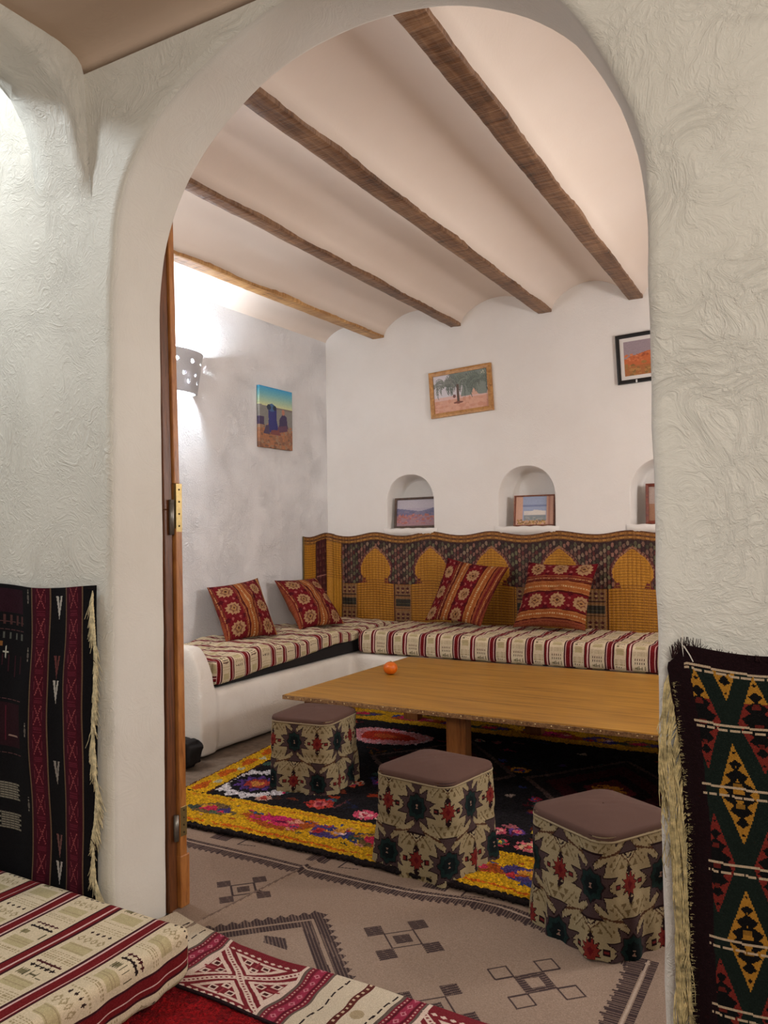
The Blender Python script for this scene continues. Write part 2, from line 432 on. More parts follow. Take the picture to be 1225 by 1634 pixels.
# side arch rib of the near room, springing from the front wall at the left
CZ = 3.14
NE = [(-3.0, 2.2), (-2.2, 2.6), (-1.0, 3.02), (0.0, 3.10), (1.0, 3.115), (1.45, 3.114), (1.631, 3.110), (1.709, 3.100), (1.794, 3.059), (1.863, 2.988), (1.899, 2.888), (1.915, 2.776), (1.942, 2.70), (1.956, 2.60)]
FE = [(-3.0, 2.1), (-2.2, 2.5), (-1.0, 2.95), (0.0, 3.05), (1.0, 3.085), (1.45, 3.082), (1.60, 3.075), (1.70, 3.068), (1.808, 3.035), (1.858, 2.995), (1.897, 2.942), (1.930, 2.864), (1.944, 2.78), (1.956, 2.66)]
ne, fe = resample(NE, 60), resample(FE, 60)
bm = bmesh.new()
cols_ = []
for X_, P, top in ((-2.345, ne, True), (-2.345, ne, False), (-2.375, ne * 0.6 + fe * 0.4 + [0.0, 0.004], False), (-2.5, ne * 0.35 + fe * 0.65, False), (-2.6, fe, False), (-2.6, fe, True)):
    cols_.append([bm.verts.new((X_ + (0.05 if (not top and X_ > -2.36) else 0) * max(0, (p[0] - 1.8) / 0.156) ** 2, p[0], ((CZ + 0.06) if X_ > -2.5 else 3.92) if top else p[1])) for p in P])
for a, b in zip(cols_[:-1], cols_[1:]):
    for i in range(59): bm.faces.new((a[i], a[i + 1], b[i + 1], b[i])).smooth = True
a, b = cols_[-1], cols_[0]
for i in range(59): bm.faces.new((a[i], a[i + 1], b[i + 1], b[i]))
struct(link('wall_left_near', bm_mesh(bm, 'wall_left_near'), M_NEAR), 'white plaster arch springing from the front wall at upper left')

# near ceiling with a soft cove against the front wall
ys = np.array([-3.0, -1, 0.5, 1.5, 1.80, 1.86, 1.90, 1.93, 1.947, 1.955]); zs = np.array([CZ + .01] * 4 + [CZ + .008, CZ + .003, CZ - .006, CZ - .02, CZ - .04, CZ - .07])
xs = np.linspace(-2.47, 1.9, 24)
Xg, Yg = np.meshgrid(xs, ys); Zg = np.repeat(zs[:, None], 24, 1)
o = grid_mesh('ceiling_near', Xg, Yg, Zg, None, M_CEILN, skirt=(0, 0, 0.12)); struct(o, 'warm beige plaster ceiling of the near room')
struct(box('ceiling_side', (-4.6, -3.0, 3.92), (-2.3, Y0, 4.0), M_NEAR), 'higher white ceiling of the side space')

# inner back wall with three arched niches
NZ = 1.437
NICHES = [(-3.427, 0.246, 1.935), (-2.313, 0.255, 1.957), (-1.20, 0.255, 1.957)]
def niche_pts(cx, hw, top, shrink=0.0, n=22):
    hw -= shrink; sp = 1.70; P = [(cx - hw, NZ), (cx - hw, NZ + 0.13)]
    for k in range(n + 1):
        t = math.pi - math.pi * k / n
        c, s_ = math.cos(t), math.sin(t)
        P.append((cx + hw * math.copysign(abs(c) ** 0.9, c), sp - 0.02 + (top - shrink - sp + 0.02) * abs(s_) ** 0.95))
    P += [(cx + hw, NZ + 0.13), (cx + hw, NZ)]; return P
bm = bmesh.new()
def V(x, y, z): return bm.verts.new((x, y, z))
X1 = 1.3
bl = [V(XL, YB, 0), V(X1, YB, 0)]
lower_edge = [V(XL, YB, NZ)]; upper = [lower_edge[0]]
top_v = [V(X1, YB, 3.75), V(XL, YB, 3.75)]
segs_up = [lower_edge[0]]
niche_loops = []
for cx, hw, tp in NICHES:
    L = [V(x, YB, z) for x, z in niche_pts(cx, hw, tp)]
    segs_up += L; lower_edge += [L[0], L[-1]]; niche_loops.append((L, cx, hw, tp))
R_ = V(X1, YB, NZ); segs_up.append(R_); lower_edge.append(R_)
bm.faces.new(segs_up + top_v)
bm.faces.new(bl + lower_edge[::-1])
for L, cx, hw, tp in niche_loops:
    prev = L
    for dy, sh in ((0.006, 0.004), (0.02, 0.010), (0.20, 0.028), (0.225, 0.05)):
        N_ = [V(x, YB + dy, max(z, NZ)) for x, z in niche_pts(cx, hw, tp, sh)]
        for i in range(len(L) - 1): bm.faces.new((prev[i], prev[i + 1], N_[i + 1], N_[i])).smooth = True
        bm.faces.new((prev[-1], prev[0], N_[0], N_[-1]))
        prev = N_
    bm.faces.new(prev)
struct(link('wall_back', bm_mesh(bm, 'wall_back'), M_WALL), 'white plaster back wall with three arched niches')
# plaster sills of the niches: little projecting lips
for k, (cx, hw, tp) in enumerate(NICHES):
    xs = np.linspace(cx - hw - 0.03, cx + hw + 0.03, 30); prof = [(0.03, 0.0), (-0.012, 0.0), (-0.026, -0.010), (-0.03, -0.028), (-0.022, -0.05), (0.0, -0.07)]
    Xg = np.repeat(xs[None], len(prof), 0); e = np.clip(np.minimum(xs - xs[0], xs[-1] - xs) / 0.06, 0.05, 1) ** 0.5
    Yg = np.array([[YB + p[0] * (e[i] if p[0] < 0 else 1) for i in range(30)] for p in prof]); Zg = np.array([[NZ + 0.004 + p[1] + 0.003 * math.sin(i * 1.1) for i in range(30)] for p in prof])
    struct(grid_mesh('trim_%d' % (k + 1), Xg, Yg, Zg, None, M_WALL), 'rounded plaster sill lip under a wall niche')

def plane(name, P, m, label=None):
    bm = bmesh.new(); bm.faces.new([bm.verts.new(p) for p in P]); me = bpy.data.meshes.new(name); bm.to_mesh(me); bm.free()
    return struct(link(name, me, m), label)
plane('wall_left', [(XL, Y1, 0), (XL, YB, 0), (XL, YB, 3.75), (XL, Y1, 3.75)], M_WALLL, 'white textured plaster left wall of the inner room')
plane('wall_right', [(X1, Y1, 0), (X1, Y1, 3.75), (X1, YB, 3.75), (X1, YB, 0)], M_WALL, 'unseen right wall of the inner room')
M_FLOOR = mat_plain('floor_concrete', (120, 104, 90), 0.8, nscale=20, var=0.2)
plane('floor', [(-4.6, -3, 0), (1.9, -3, 0), (1.9, 6.6, 0), (-4.6, 6.6, 0)], M_FLOOR, 'bare cement floor under the rugs')

# ceiling: shallow barrel vaults between the beams
ZBm = 3.235
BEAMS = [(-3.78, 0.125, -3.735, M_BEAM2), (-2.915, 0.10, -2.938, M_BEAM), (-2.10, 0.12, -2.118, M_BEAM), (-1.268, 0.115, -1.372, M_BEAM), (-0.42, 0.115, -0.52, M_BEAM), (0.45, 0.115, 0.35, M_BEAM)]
def edges_at(t):      # list of bay limits at depth fraction t
    E_ = [XL - 0.01]
    for x0, w, x1, _ in BEAMS:
        x = x0 + (x1 - x0) * t; E_ += [x - w / 2 + 0.004, x + w / 2 - 0.004]
    return E_ + [X1 + 0.01]
nb = 22; ys = np.linspace(Y1, YB + 0.01, 36); bm = bmesh.new(); rows = []
for y in ys:
    t = (y - Y1) / (YB - Y1); E_ = edges_at(t); row = []
    for b in range(0, len(E_), 2):
        a, c = E_[b], E_[b + 1]; r_ = []
        for k in range(nb + 1):
            s_ = k / nb; h = math.sin(math.pi * s_) ** 0.62
            hh = 0.185 if b else 0.14
            z = ZBm + 0.012 + hh * h + 0.006 * noise.noise(Vector((a + s_ * 2, y * 1.3, 0))) * h
            r_.append(bm.verts.new((a + (c - a) * s_, y, z)))
        row.append(r_)
    rows.append(row)
for r0, r1 in zip(rows[:-1], rows[1:]):
    for b0, b1 in zip(r0, r1):
        for i in range(nb): bm.faces.new((b0[i], b0[i + 1], b1[i + 1], b1[i])).smooth = True
    for q in range(len(r0) - 1):     # over the beams
        bm.faces.new((r0[q][-1], r0[q + 1][0], r1[q + 1][0], r1[q][-1]))
struct(link('ceiling', bm_mesh(bm, 'ceiling'), M_VAULT), 'row of shallow white plaster vaults between wooden beams')
BL = ['pale timber ceiling beam nearest the left wall, lit by the lamp', 'rough timber ceiling beam, second from the left wall',
      'rough timber ceiling beam, third from the left wall, ending above the palm picture', 'dark broad timber ceiling beam, fourth from the left wall, the rightmost in view',
      'timber ceiling beam hidden right of the archway, fifth from the left', 'timber ceiling beam hidden at the far right, sixth from the left']
for k, (x0, w, x1, m_) in enumerate(BEAMS):
    if k >= 4: continue
    n = 90; ys = np.linspace(Y1 + 0.002, YB - 0.002, n)
    t = (ys - Y1) / (YB - Y1); xc = x0 + (x1 - x0) * t
    prof = [(-0.5, 0.10), (-0.5, 0.004), (-0.47, 0.0), (-0.2, 0.0), (0.2, 0.0), (0.47, 0.0), (0.5, 0.004), (0.5, 0.10)]
    Xg = np.zeros((n, 8)); Yg = np.repeat(ys[:, None], 8, 1); Zg = np.zeros((n, 8))
    for j, (px, pz) in enumerate(prof):
        wob = np.array([noise.noise(Vector((k * 7 + (1 if px > 0 else 0) * 31, y * 2.3, 0))) * 0.007 + noise.noise(Vector((k * 5 + j, y * 17, 3))) * 0.004 for y in ys])
        Xg[:, j] = xc + px * (w - 0.002) + wob * (1 if abs(px) > 0.3 else 0); Zg[:, j] = ZBm - 0.006 + pz + (0.003 * np.array([noise.noise(Vector((k, y * 9, j))) for y in ys]))
    o = grid_mesh('ceiling_beam', Xg, Yg, Zg, None, m_, smooth=False)
    tag(o, BL[k], 'beam', 'timber beams under the vaults')

# open wooden door folded back behind the left jamb
D = struct(bpy.data.objects.new('door_1', None), 'varnished wooden door and post at the left side of the archway'); COL.objects.link(D)
def lean_box(name, lo, hi, m, bev):
    o = box(name, lo, hi, m, D, bev)
    for v in o.data.vertices:
        if v.co.x > -2.4: v.co.x -= max(0.0, v.co.z - 0.2) * 0.0105 + max(0.0, v.co.z - 1.6) * 0.012
    return o
lean_box('door_frame', (-2.30, Y1 + 0.002, 0.0), (-2.196, Y1 + 0.044, 1.5), M_DARKWOOD, 0.003)
lean_box('door_frame', (-2.30, Y1 + 0.002, 1.5), (-2.196, Y1 + 0.044, 2.95), M_DARKWOOD, 0.003)
lean_box('door_leaf', (-3.05, Y1 + 0.046, 0.16), (-2.182, Y1 + 0.080, 1.43), M_LEAF, 0.003)
lean_box('door_leaf', (-3.05, Y1 + 0.046, 1.60), (-2.186, Y1 + 0.074, 2.95), M_LEAF, 0.003)
lean_box('door_stile', (-3.05, Y1 + 0.050, 1.42), (-2.192, Y1 + 0.078, 1.61), M_LEAF, 0.002)
lean_box('door_foot', (-2.30, Y1 + 0.044, 0.005), (-2.180, Y1 + 0.092, 0.20), M_LEAF, 0.005)
M_BRASS = mat_plain('brass', (168, 146, 98), 0.35, 0.85, bump=0.05)
M_STEEL = mat_plain('worn_steel', (130, 125, 118), 0.4, 0.85, bump=0.1)
M_SCREW = mat_plain('screw_metal', (70, 55, 35), 0.4, 0.8, bump=0)
def hinge(z0, z1, mat):
    q = -0.0105 * ((z0 + z1) / 2 - 0.2)
    h = box('hinge', (-2.1935 + q, Y1 + 0.048, z0), (-2.181 + q, Y1 + 0.080, z1), mat, D, 0.001)
    cyl('hinge_pin', (-2.187 + q, Y1 + 0.030, z0 - 0.01), (-2.187 + q, Y1 + 0.030, (z0 + z1) / 2 + 0.03), 0.010, M_STEEL, h)
    n = 4
    for i in range(n):
        z = z0 + (i + 0.5) * (z1 - z0) / n
        sphere('screw', (-2.1805 + q, Y1 + 0.064, z), 0.004, M_SCREW, h, 1)
hinge(1.415, 1.60, M_BRASS)
hinge(0.27, 0.38, M_BRASS)
# ================================================================== TEXTILE MATERIALS
M_CUSH = mat_attr('cushion_cloth', weave=220, wstr=0.3, wdist=0.002, gain=0.55)
M_CLOTH = mat_attr('woven_cover_cloth', weave=220, wstr=0.35, wdist=0.002)
M_KILIM = mat_attr('kilim_cloth', weave=160, wstr=0.5, wdist=0.003, var=0.15)
M_FLAT = mat_attr('flat_woven_rug_cloth', weave=200, wstr=0.5, wdist=0.002, var=0.14, grain=220, gain=0.80)
M_SHAG = mat_attr('shaggy_pile', wstr=1.0, wdist=0.012, var=0.3, grain=110, gain=0.85)
M_REED = mat_attr('reed_matting', rough=0.6, wstr=0.5, wdist=0.003, var=0.10, spec=0.3, grain=150, gain=0.76)
M_PRINT = mat_attr('printed_picture', rough=0.45, wstr=0.0, var=0.02, spec=0.4)
M_STOOLC = mat_attr('stool_cover_cloth', wstr=0.3, wdist=0.0015, var=0.06, grain=400, gain=0.50)
CREAM, RED, DRED, WHT, KH = (210, 192, 162), (110, 22, 26), (58, 18, 26), (214, 178, 170), (164, 146, 112)

def cover_canvas(Px, Ly, wide, narrow, res=0.003, gold=True, seed=0):
    """striped Bedouin cover: stripes run along y, cream panels with small woven figures between; period Px"""
    c = Cv(0, 0, Px, Ly, res, CREAM); r = random.Random(seed)
    def stripe(x, w, lines):
        c.rect(x, 0, x + w, Ly, DRED); c.rect(x + w * 0.14, 0, x + w * 0.86, Ly, RED)
        for f in lines: c.rect(x + w * f - 0.0028, 0, x + w * f + 0.0028, Ly, WHT)
    half = Px / 2
    stripe(0.0, wide, (0.2, 0.78)); stripe(half, narrow, (0.62,))
    for (xa, xb, ph) in ((wide, half, 0.0), (half + narrow, Px, 0.5)):
        a, b = xa + 0.008, xb - 0.008; w = b - a; y = -ph * 0.2; k = int(ph * 2)
        while y < Ly:
            kind = k % 8; k += 1
            if kind == 0:      # comb figures in black
                for row in range(2):
                    yy = y + row * 0.022; col = (36, 22, 22) if row == 0 else (70, 22, 28)
                    c.rect(a + w * 0.08, yy + 0.005, b - w * 0.08, yy + 0.009, col)
                    for i in range(5):
                        xx = a + w * (0.14 + 0.165 * i); c.poly([(xx, yy - 0.002), (xx + w * 0.10, yy + 0.006), (xx + w * 0.03, yy + 0.016), (xx - w * .02, yy + 0.008)], col)
                y += 0.052
            elif kind in (1, 5):   # rows of fine lines
                for i in range(5): c.line((a, y + i * 0.009), (b, y + i * 0.009), 0.003, KH, (0.012, 0.008))
                y += 0.052
            elif kind in (2, 6):   # khaki block
                col = (184, 168, 128) if gold else (190, 170, 140)
                c.rect(a + w * 0.1, y, b - w * 0.1, y + 0.045, col)
                for i in range(4): c.line((a + w * .1, y + 0.006 + i * 0.011), (b - w * .1, y + 0.006 + i * 0.011), 0.002, KH)
                y += 0.055
            elif kind == 3:    # diamonds lattice
                for i in range(4):
                    xx = a + w * (0.16 + 0.225 * i); c.dia(xx, y + 0.02, w * 0.10, 0.018, KH); c.dia(xx, y + 0.02, w * 0.05, 0.009, CREAM)
                y += 0.05
            elif kind == 4:    # row of dark lozenges
                for i in range(4): c.dia(a + w * (0.18 + 0.21 * i), y + 0.010, w * 0.06, 0.008, (52, 34, 30))
                c.line((a, y + 0.03), (b, y + 0.03), 0.004, KH, (0.012, 0.007)); y += 0.042
            else:              # little stick figures
                col = (92, 84, 60)
                c.rect(a + w * 0.1, y + 0.006, a + w * 0.34, y + 0.024, (136, 124, 90))
                for i in range(4): c.rect(a + w * (0.1 + .07 * i), y + 0.002, a + w * (0.125 + .07 * i), y + 0.030, col)
                c.line((a + w * .45, y + .002), (a + w * .45, y + .032), 0.003, col); c.line((a + w * .45, y + .016), (a + w * .66, y + .016), 0.003, col)
                c.line((a + w * .66, y + .004), (a + w * .66, y + .028), 0.003, col); c.line((a + w * .74, y + .008), (a + w * .9, y + .008), 0.003, col)
                c.line((a + w * .9, y + .002), (a + w * .9, y + .03), 0.003, col)
                y += 0.045
    c.jit(14); return c

# ================================================================== PLASTER BENCH
bm = bmesh.new()
add_box(bm, (XL + 0.012, 3.80, 0.012), (-3.50, YB - 0.012, 0.415))
add_box(bm, (XL + 0.012, 5.585, 0.012), (1.25, YB - 0.012, 0.415))
for i in range(12):       # raised rounded end of the bench
    t = i / 11; x0 = XL + 0.012; x1 = -3.575 + 0.10 * math.sin(t * math.pi / 2) ** 1.6; z = 0.70 - 0.29 * t ** 1.5
    add_box(bm, (x0, 3.775, 0.012), (x1, 3.93 - 0.02 * (1 - t), z))
ob = link('plaster_bench', bm_mesh(bm, 'plaster_bench'), M_BENCH)
md = ob.modifiers.new('r', 'REMESH'); md.mode = 'VOXEL'; md.voxel_size = 0.022
md = ob.modifiers.new('s', 'SMOOTH'); md.iterations = 9; md.factor = 0.6
md = ob.modifiers.new('u', 'SUBSURF'); md.levels = 1; md.render_levels = 1
tx = bpy.data.textures.new('lump', 'CLOUDS'); tx.noise_scale = 0.35
md = ob.modifiers.new('d', 'DISPLACE'); md.texture = tx; md.strength = 0.018; md.mid_level = 0.5; md.texture_coords = 'GLOBAL'
ob.data.polygons.foreach_set('use_smooth', [True] * len(ob.data.polygons))
tag(ob, 'low white plaster bench built along the left and back walls with a rounded end', 'bench')

# ================================================================== BENCH MATTRESSES
cov = cover_canvas(0.29, 1.6, 0.062, 0.040)
def wr(V, lx, ly, lz, seed=0.0, amp=0.007, sag=0.0):
    n1 = smooth_noise(V[:, 0] * 6, V[:, 1] * 6, seed); n2 = smooth_noise(V[:, 0] * 15, V[:, 1] * 15, seed + 5)
    top = np.clip(V[:, 2] / lz, 0, 1)
    V[:, 2] += (n1 * amp + n2 * amp * 0.35) * top
    V[:, 1] += smooth_noise(V[:, 0] * 9, V[:, 2] * 9, seed + 2) * 0.004; V[:, 0] += smooth_noise(V[:, 1] * 9, V[:, 2] * 9, seed + 4) * 0.004
    return V
e = empty('bench_mattress', (-1.16, 6.03, 0.42), 'long seat mattress along the back wall, striped cream and dark red cover', 'mattress', 'bench mattresses')
box_cloth('mattress_cover', (4.62, 0.84, 0.185), 0.005, 0.045, cov, M_CLOTH, e, lambda V, a, b, c: wr(V, a, b, c, 1.0))
# left one: the cover is draped over a dark mattress that shows as a wedge below it
class Sw:  # swap the axes of a canvas so stripes run across the bench
    def __init__(s, c, off=0.0): s.c = c; s.o = off
    def at(s, x, y, wrap=False):
        return s.c.at(y + s.o, x, wrap)
e = empty('bench_mattress', (-3.905, 5.205, 0.42), 'seat mattress along the left wall, striped cover hitched up over its dark base', 'mattress', 'bench mattresses')
def zb_(x, y): return 0.005 + 0.115 * np.clip((y + 1.2) / 1.9, 0, 1)
def wl(V, lx, ly, lz):
    V = wr(V, lx, ly, lz, 3.3, 0.009)
    V[:, 2] += 0.014 * np.sin(V[:, 1] * 8 + V[:, 0] * 3) * np.clip(V[:, 2] / lz, 0, 1)
    V[:, 1] += (0.016 * np.sin(V[:, 0] * 9) + 0.010 * np.sin(V[:, 0] * 17 + V[:, 1] * 3)) * np.clip(1.1 - abs(V[:, 1]), 0, 1)
    return V
box_cloth('mattress_cover', (0.80, 2.50, 0.19), 0.006, 0.045, Sw(cov, 0.10), M_CLOTH, e, wl, zb=zb_)
M_BLACKC = mat_plain('black_cloth', (24, 20, 20), 0.9, nscale=120, bump=0.3)
bm = bmesh.new(); bmesh.ops.create_cube(bm, size=1)
for v in bm.verts:
    sx, sy, sz = [v.co[i] + 0.5 for i in range(3)]
    v.co = Vector((-0.375 + 0.755 * sx, -1.22 + 2.44 * sy, 0.003 + (sz) * (0.02 if sy < .5 else 0.14)))
bmesh.ops.bevel(bm, geom=bm.edges[:], offset=0.006, segments=2, affect='EDGES')
link('mattress_base', bm_mesh(bm, 'mattress_base'), M_BLACKC, e)['label'] = 'black cloth mattress showing below the cover'

# ================================================================== REED MAT ON THE WALLS
OC, OC2 = (200, 138, 36), (168, 108, 28)
mu0, mu1 = -0.44, 4.6
rc = Cv(mu0, 0.0, mu1, 0.83, 0.0055, OC)
HB = 0.02    # canvas v = z - 0.57
def zz(z): return z - 0.57
# fine mesh lines of the ochre reed
for i, x in enumerate(np.arange(mu0, mu1, 0.034)): rc.line((x, 0), (x, 0.83), 0.0045, OC2)
for z in np.arange(0, 0.83, 0.022): rc.line((mu0, z), (mu1, z), 0.006, (150, 96, 28))
def beads(x0, x1, z0, z1, inside):
    k = 0
    cols = [(84, 34, 34), (100, 44, 40), (66, 58, 42), (110, 76, 62), (58, 26, 30), (92, 84, 62)]
    lo = [(128, 92, 78), (142, 118, 96), (112, 108, 78), (150, 104, 88)]
    rc_rect = rc.rect(x0, z0, x1, z1, (54, 30, 30))
    for i, x in enumerate(np.arange(x0 + .010, x1, 0.030)):
        for j, z in enumerate(np.arange(z0 + .014, z1, 0.040)):
            zz_ = z + (0.020 if i % 2 else 0)
            if zz_ > z1 - 0.012: continue
            c = lo[(int(abs((x - x0) * 9)) + (i // 3)) % 4] if (i // 2 + j) % 2 == 0 else cols[(i * 3 + j) % 6]
            rc.ell(x, zz_, 0.0125, 0.019, c)
AC = [-3.792, -3.215, -2.628, -2.03, -1.44, -0.85, -0.26, 0.3]
xs_ = [a + 4.33 for a in AC]
beads(0.175, mu1, zz(0.945), zz(1.325), None)
for x in xs_:
    # arched doorway figure in plain ochre reed
    P = [(x - 0.085, zz(0.945)), (x - 0.10, zz(0.97)), (x - 0.12, zz(0.985)), (x - 0.155, zz(1.03)), (x - 0.160, zz(1.09)), (x - 0.135, zz(1.145)), (x - 0.10, zz(1.19)), (x - 0.06, zz(1.215)), (x - 0.03, zz(1.24)), (x, zz(1.255))]
    P += [(2 * x - p[0], p[1]) for p in P[-2::-1]]
    rc.poly([(x + (p[0] - x) * 1.16, p[1] + 0.018 * (1 if p[1] > zz(1.0) else 0)) for p in P], (96, 40, 40))
    for i in range(len(P) - 1):
        for t in (0.0, 0.5): rc.ell(P[i][0] * (1 - t) + P[i + 1][0] * t, P[i][1] * (1 - t) + P[i + 1][1] * t + .012, 0.009, 0.010, (160, 112, 84))
    rc.poly(P, OC)
    rc.rect(x - 0.20, 0, x + 0.20, zz(0.945), OC)
    for s in (-1, 1):
        rc.poly([(x + s * 0.09, zz(0.945)), (x + s * 0.165, zz(0.945)), (x + s * 0.11, zz(1.0))], (110, 26, 32))
        rc.rect(x + s * 0.2 - 0.004, 0, x + s * 0.2 + 0.004, zz(0.95), (70, 26, 24))
    for i, xx in enumerate(np.arange(x - 0.19, x + 0.195, 0.034)): rc.line((xx, 0), (xx, zz(0.94)), 0.0045, OC2)
    for xx in np.arange(x - 0.14, x + 0.145, 0.034): rc.line((xx, zz(0.94)), (xx, zz(1.25) - abs(xx - x) * 0.9), 0.004, OC2)
    for z in np.arange(0, 0.68, 0.022): rc.line((x - (0.19 if z < 0.37 else 0.13 - max(0, z - .56) * .9), z), (x + (0.19 if z < 0.37 else 0.13 - max(0, z - .56) * .9), z), 0.006, (150, 96, 28))
for x in [xs_[0] - 0.29] + [(a + b) / 2 for a, b in zip(xs_[:-1], xs_[1:])]:
    w = 0.075
    rc.rect(x - w - .008, 0, x + w + .008, zz(0.94), (150, 104, 60))
    for z in (0.60, 0.72, 0.84):
        rc.rect(x - w, zz(z), x + w, zz(z + .095), (146, 108, 70))
        if abs(z - 0.72) < .01: rc.rect(x - w, zz(z + 0.02), x + w, zz(z + .085), (52, 48, 40)); rc.rect(x - w, zz(z + 0.04), x + w, zz(z + .05), (96, 84, 60))
        else:
            for i in range(3):
                xx = x - 0.05 + i * 0.05; rc.dia(xx, zz(z + .03), 0.020, 0.014, (84, 28, 30)); rc.dia(xx, zz(z + .065), 0.020, 0.014, (84, 28, 30)); rc.rect(xx - .006, zz(z + .04), xx + .006, zz(z + .055), (190, 150, 100))
        rc.line((x - w, zz(z)), (x + w, zz(z)), 0.007, (54, 26, 24))
# top border
rc.rect(mu0, zz(1.322), mu1, 0.83, (156, 104, 44))
for z, c in ((1.328, (70, 34, 24)), (1.345, (186, 132, 58)), (1.362, (84, 44, 28)), (1.378, (178, 120, 50)), (1.394, (96, 52, 30))): rc.line((mu0, zz(z)), (mu1, zz(z)), 0.007, c)
for x in np.arange(mu0, mu1, 0.012): rc.line((x, zz(1.33)), (x, 0.83), 0.003, (130, 84, 34))
# left end, on the side wall
rc.rect(mu0, 0, 0.165, zz(1.33), OC)
for z in np.arange(0, 0.76, 0.022): rc.line((mu0, z), (0.165, z), 0.005, (150, 96, 26))
for x in (-0.42, -0.38, -0.30): rc.line((x, 0), (x, 0.77), 0.004, OC2)
rc.rect(-0.235, 0, -0.04, zz(1.345), (72, 22, 30))
for j, z in enumerate(np.arange(0.30, 0.75, 0.058)):
    for i in range(4):
        xx = -0.215 + i * 0.05; rc.poly([(xx - .02, z), (xx + .02, z), (xx, z + .045)], (116, 70, 62) if (i + j) % 2 else (96, 40, 46))
for z in (0.28, 0.44, 0.12): rc.line((-0.235, z), (-0.04, z), 0.008, (170, 120, 110))
rc.line((0.165, 0), (0.165, zz(1.33)), 0.008, (96, 60, 34)); rc.line((-0.236, 0), (-0.236, .77), 0.007, (60, 24, 24)); rc.line((-0.04, 0), (-0.04, .77), 0.007, (60, 24, 24)); rc.line((mu0 + .005, 0), (mu0 + .005, .83), 0.012, (120, 92, 40))
rc.jit(26)
us = np.linspace(mu0, mu1, rc.nx + 1); vs = np.linspace(0, 0.83, rc.ny + 1)
U, Vv = np.meshgrid(us, vs)
wave = 0.017 * np.cos(2 * math.pi * (U - xs_[0]) / 0.588) * 1.0
wave = wave + 0.006 * smooth_noise(U * 3, U * 0, 1.0)
Zm = 0.560 + Vv / 0.83 * (0.830 + wave - 0.012 * np.clip(U - 1, 0, 4) / 2)
cr = 0.07     # rounded turn in the corner
Xm = np.where(U < 0, XL + 0.014, XL + U); Ym = np.where(U < 0, YB + U, YB - 0.014)
inn = np.abs(U) < cr; tt = (U + cr) / (2 * cr)
Xm = np.where(inn, XL + 0.014 + (cr * tt ** 2), Xm); Ym = np.where(inn, YB - cr + cr - cr * (1 - tt) ** 2 - 0.014, Ym)
bul = 0.006 * (1 + smooth_noise(U * 5, Vv * 4, 2.0)); rib = 0.0018 * np.sin(U * 2 * math.pi / 0.034)
Ym = Ym - np.where(U > cr, bul + rib, 0.0); Xm = Xm + np.where(U < -cr, bul + rib, 0.0)
sk = np.zeros(Xm.shape + (3,)); sk[..., 0] = np.where(U < 0, -0.008, 0); sk[..., 1] = np.where(U < 0, 0.0, 0.008)
o = grid_mesh('reed_wall_mat', Xm, Ym, Zm, rc.a, M_REED, skirt=sk)
tag(o, 'ochre reed mat with a row of arch figures fixed low on the back wall', 'wall mat')

# ================================================================== CUSHIONS
def cushion_canvas(order, N=130, warp=0.0, seed=0):
    c = Cv(0, 0, 1, 1, 1.0 / N, (150, 70, 44)); r = random.Random(seed)
    RB, FL, OR, DK = (132, 24, 34), (206, 160, 116), (186, 104, 52), (90, 24, 24)
    def band(k, a, b):
        w = b - a; m = (a + b) / 2
        if k == 'f':
            c.rect(a, 0, b, 1, RB); n = 3; ph = r.random() * 0.3
            for i in range(-1, n + 1):
                cy = (i + 0.5 + ph) / n
                c.star(m, cy, 0.118 * w / 0.26, 0.092 * w / 0.26, 12, FL, sx=1.0, sy=1.0 * 0.26 / max(w, .2)); c.star(m, cy, 0.075 * w / .26, 0.05 * w / .26, 6, (150, 96, 70)); c.dia(m, cy, 0.045 * w / .26, 0.055, (200, 150, 96)); c.dia(m, cy, 0.02, 0.028, (96, 50, 40))
                cy += 0.5 / n
                for s in (-1, 1): c.dia(m + s * w * 0.22, cy, 0.022, 0.03, (190, 104, 96)); c.star(m + s * w * 0.47, cy, 0.05, 0.03, 5, (96, 14, 28))
        elif k == 'o':
            c.rect(a, 0, b, 1, OR); c.rect(a, 0, a + w * .1, 1, DK); c.rect(b - w * .1, 0, b, 1, DK); c.rect(a + w * .14, 0, a + w * .2, 1, (206, 140, 84)); c.rect(b - w * .2, 0, b - w * .14, 1, (206, 140, 84))
            c.rect(m - w * .1, 0, m + w * .1, 1, (196, 122, 64)); c.line((m, 0), (m, 1), 0.018, (232, 202, 150), (0.034, 0.018))
        elif k == 's':
            for i in range(4): c.rect(a + w * i / 4, 0, a + w * (i + .5) / 4, 1, [(170, 84, 52), (128, 34, 38), (196, 120, 66), (110, 36, 34)][i])
            c.line((a + w * .6, 0), (a + w * .6, 1), 0.012, (220, 170, 120), (0.028, 0.014))
        elif k == 'p': c.rect(a, 0, b, 1, (164, 84, 54)); c.line((m, 0), (m, 1), 0.01, (130, 50, 40))
    for k, a, b in order: band(k, a, b)
    c.jit(24); return c
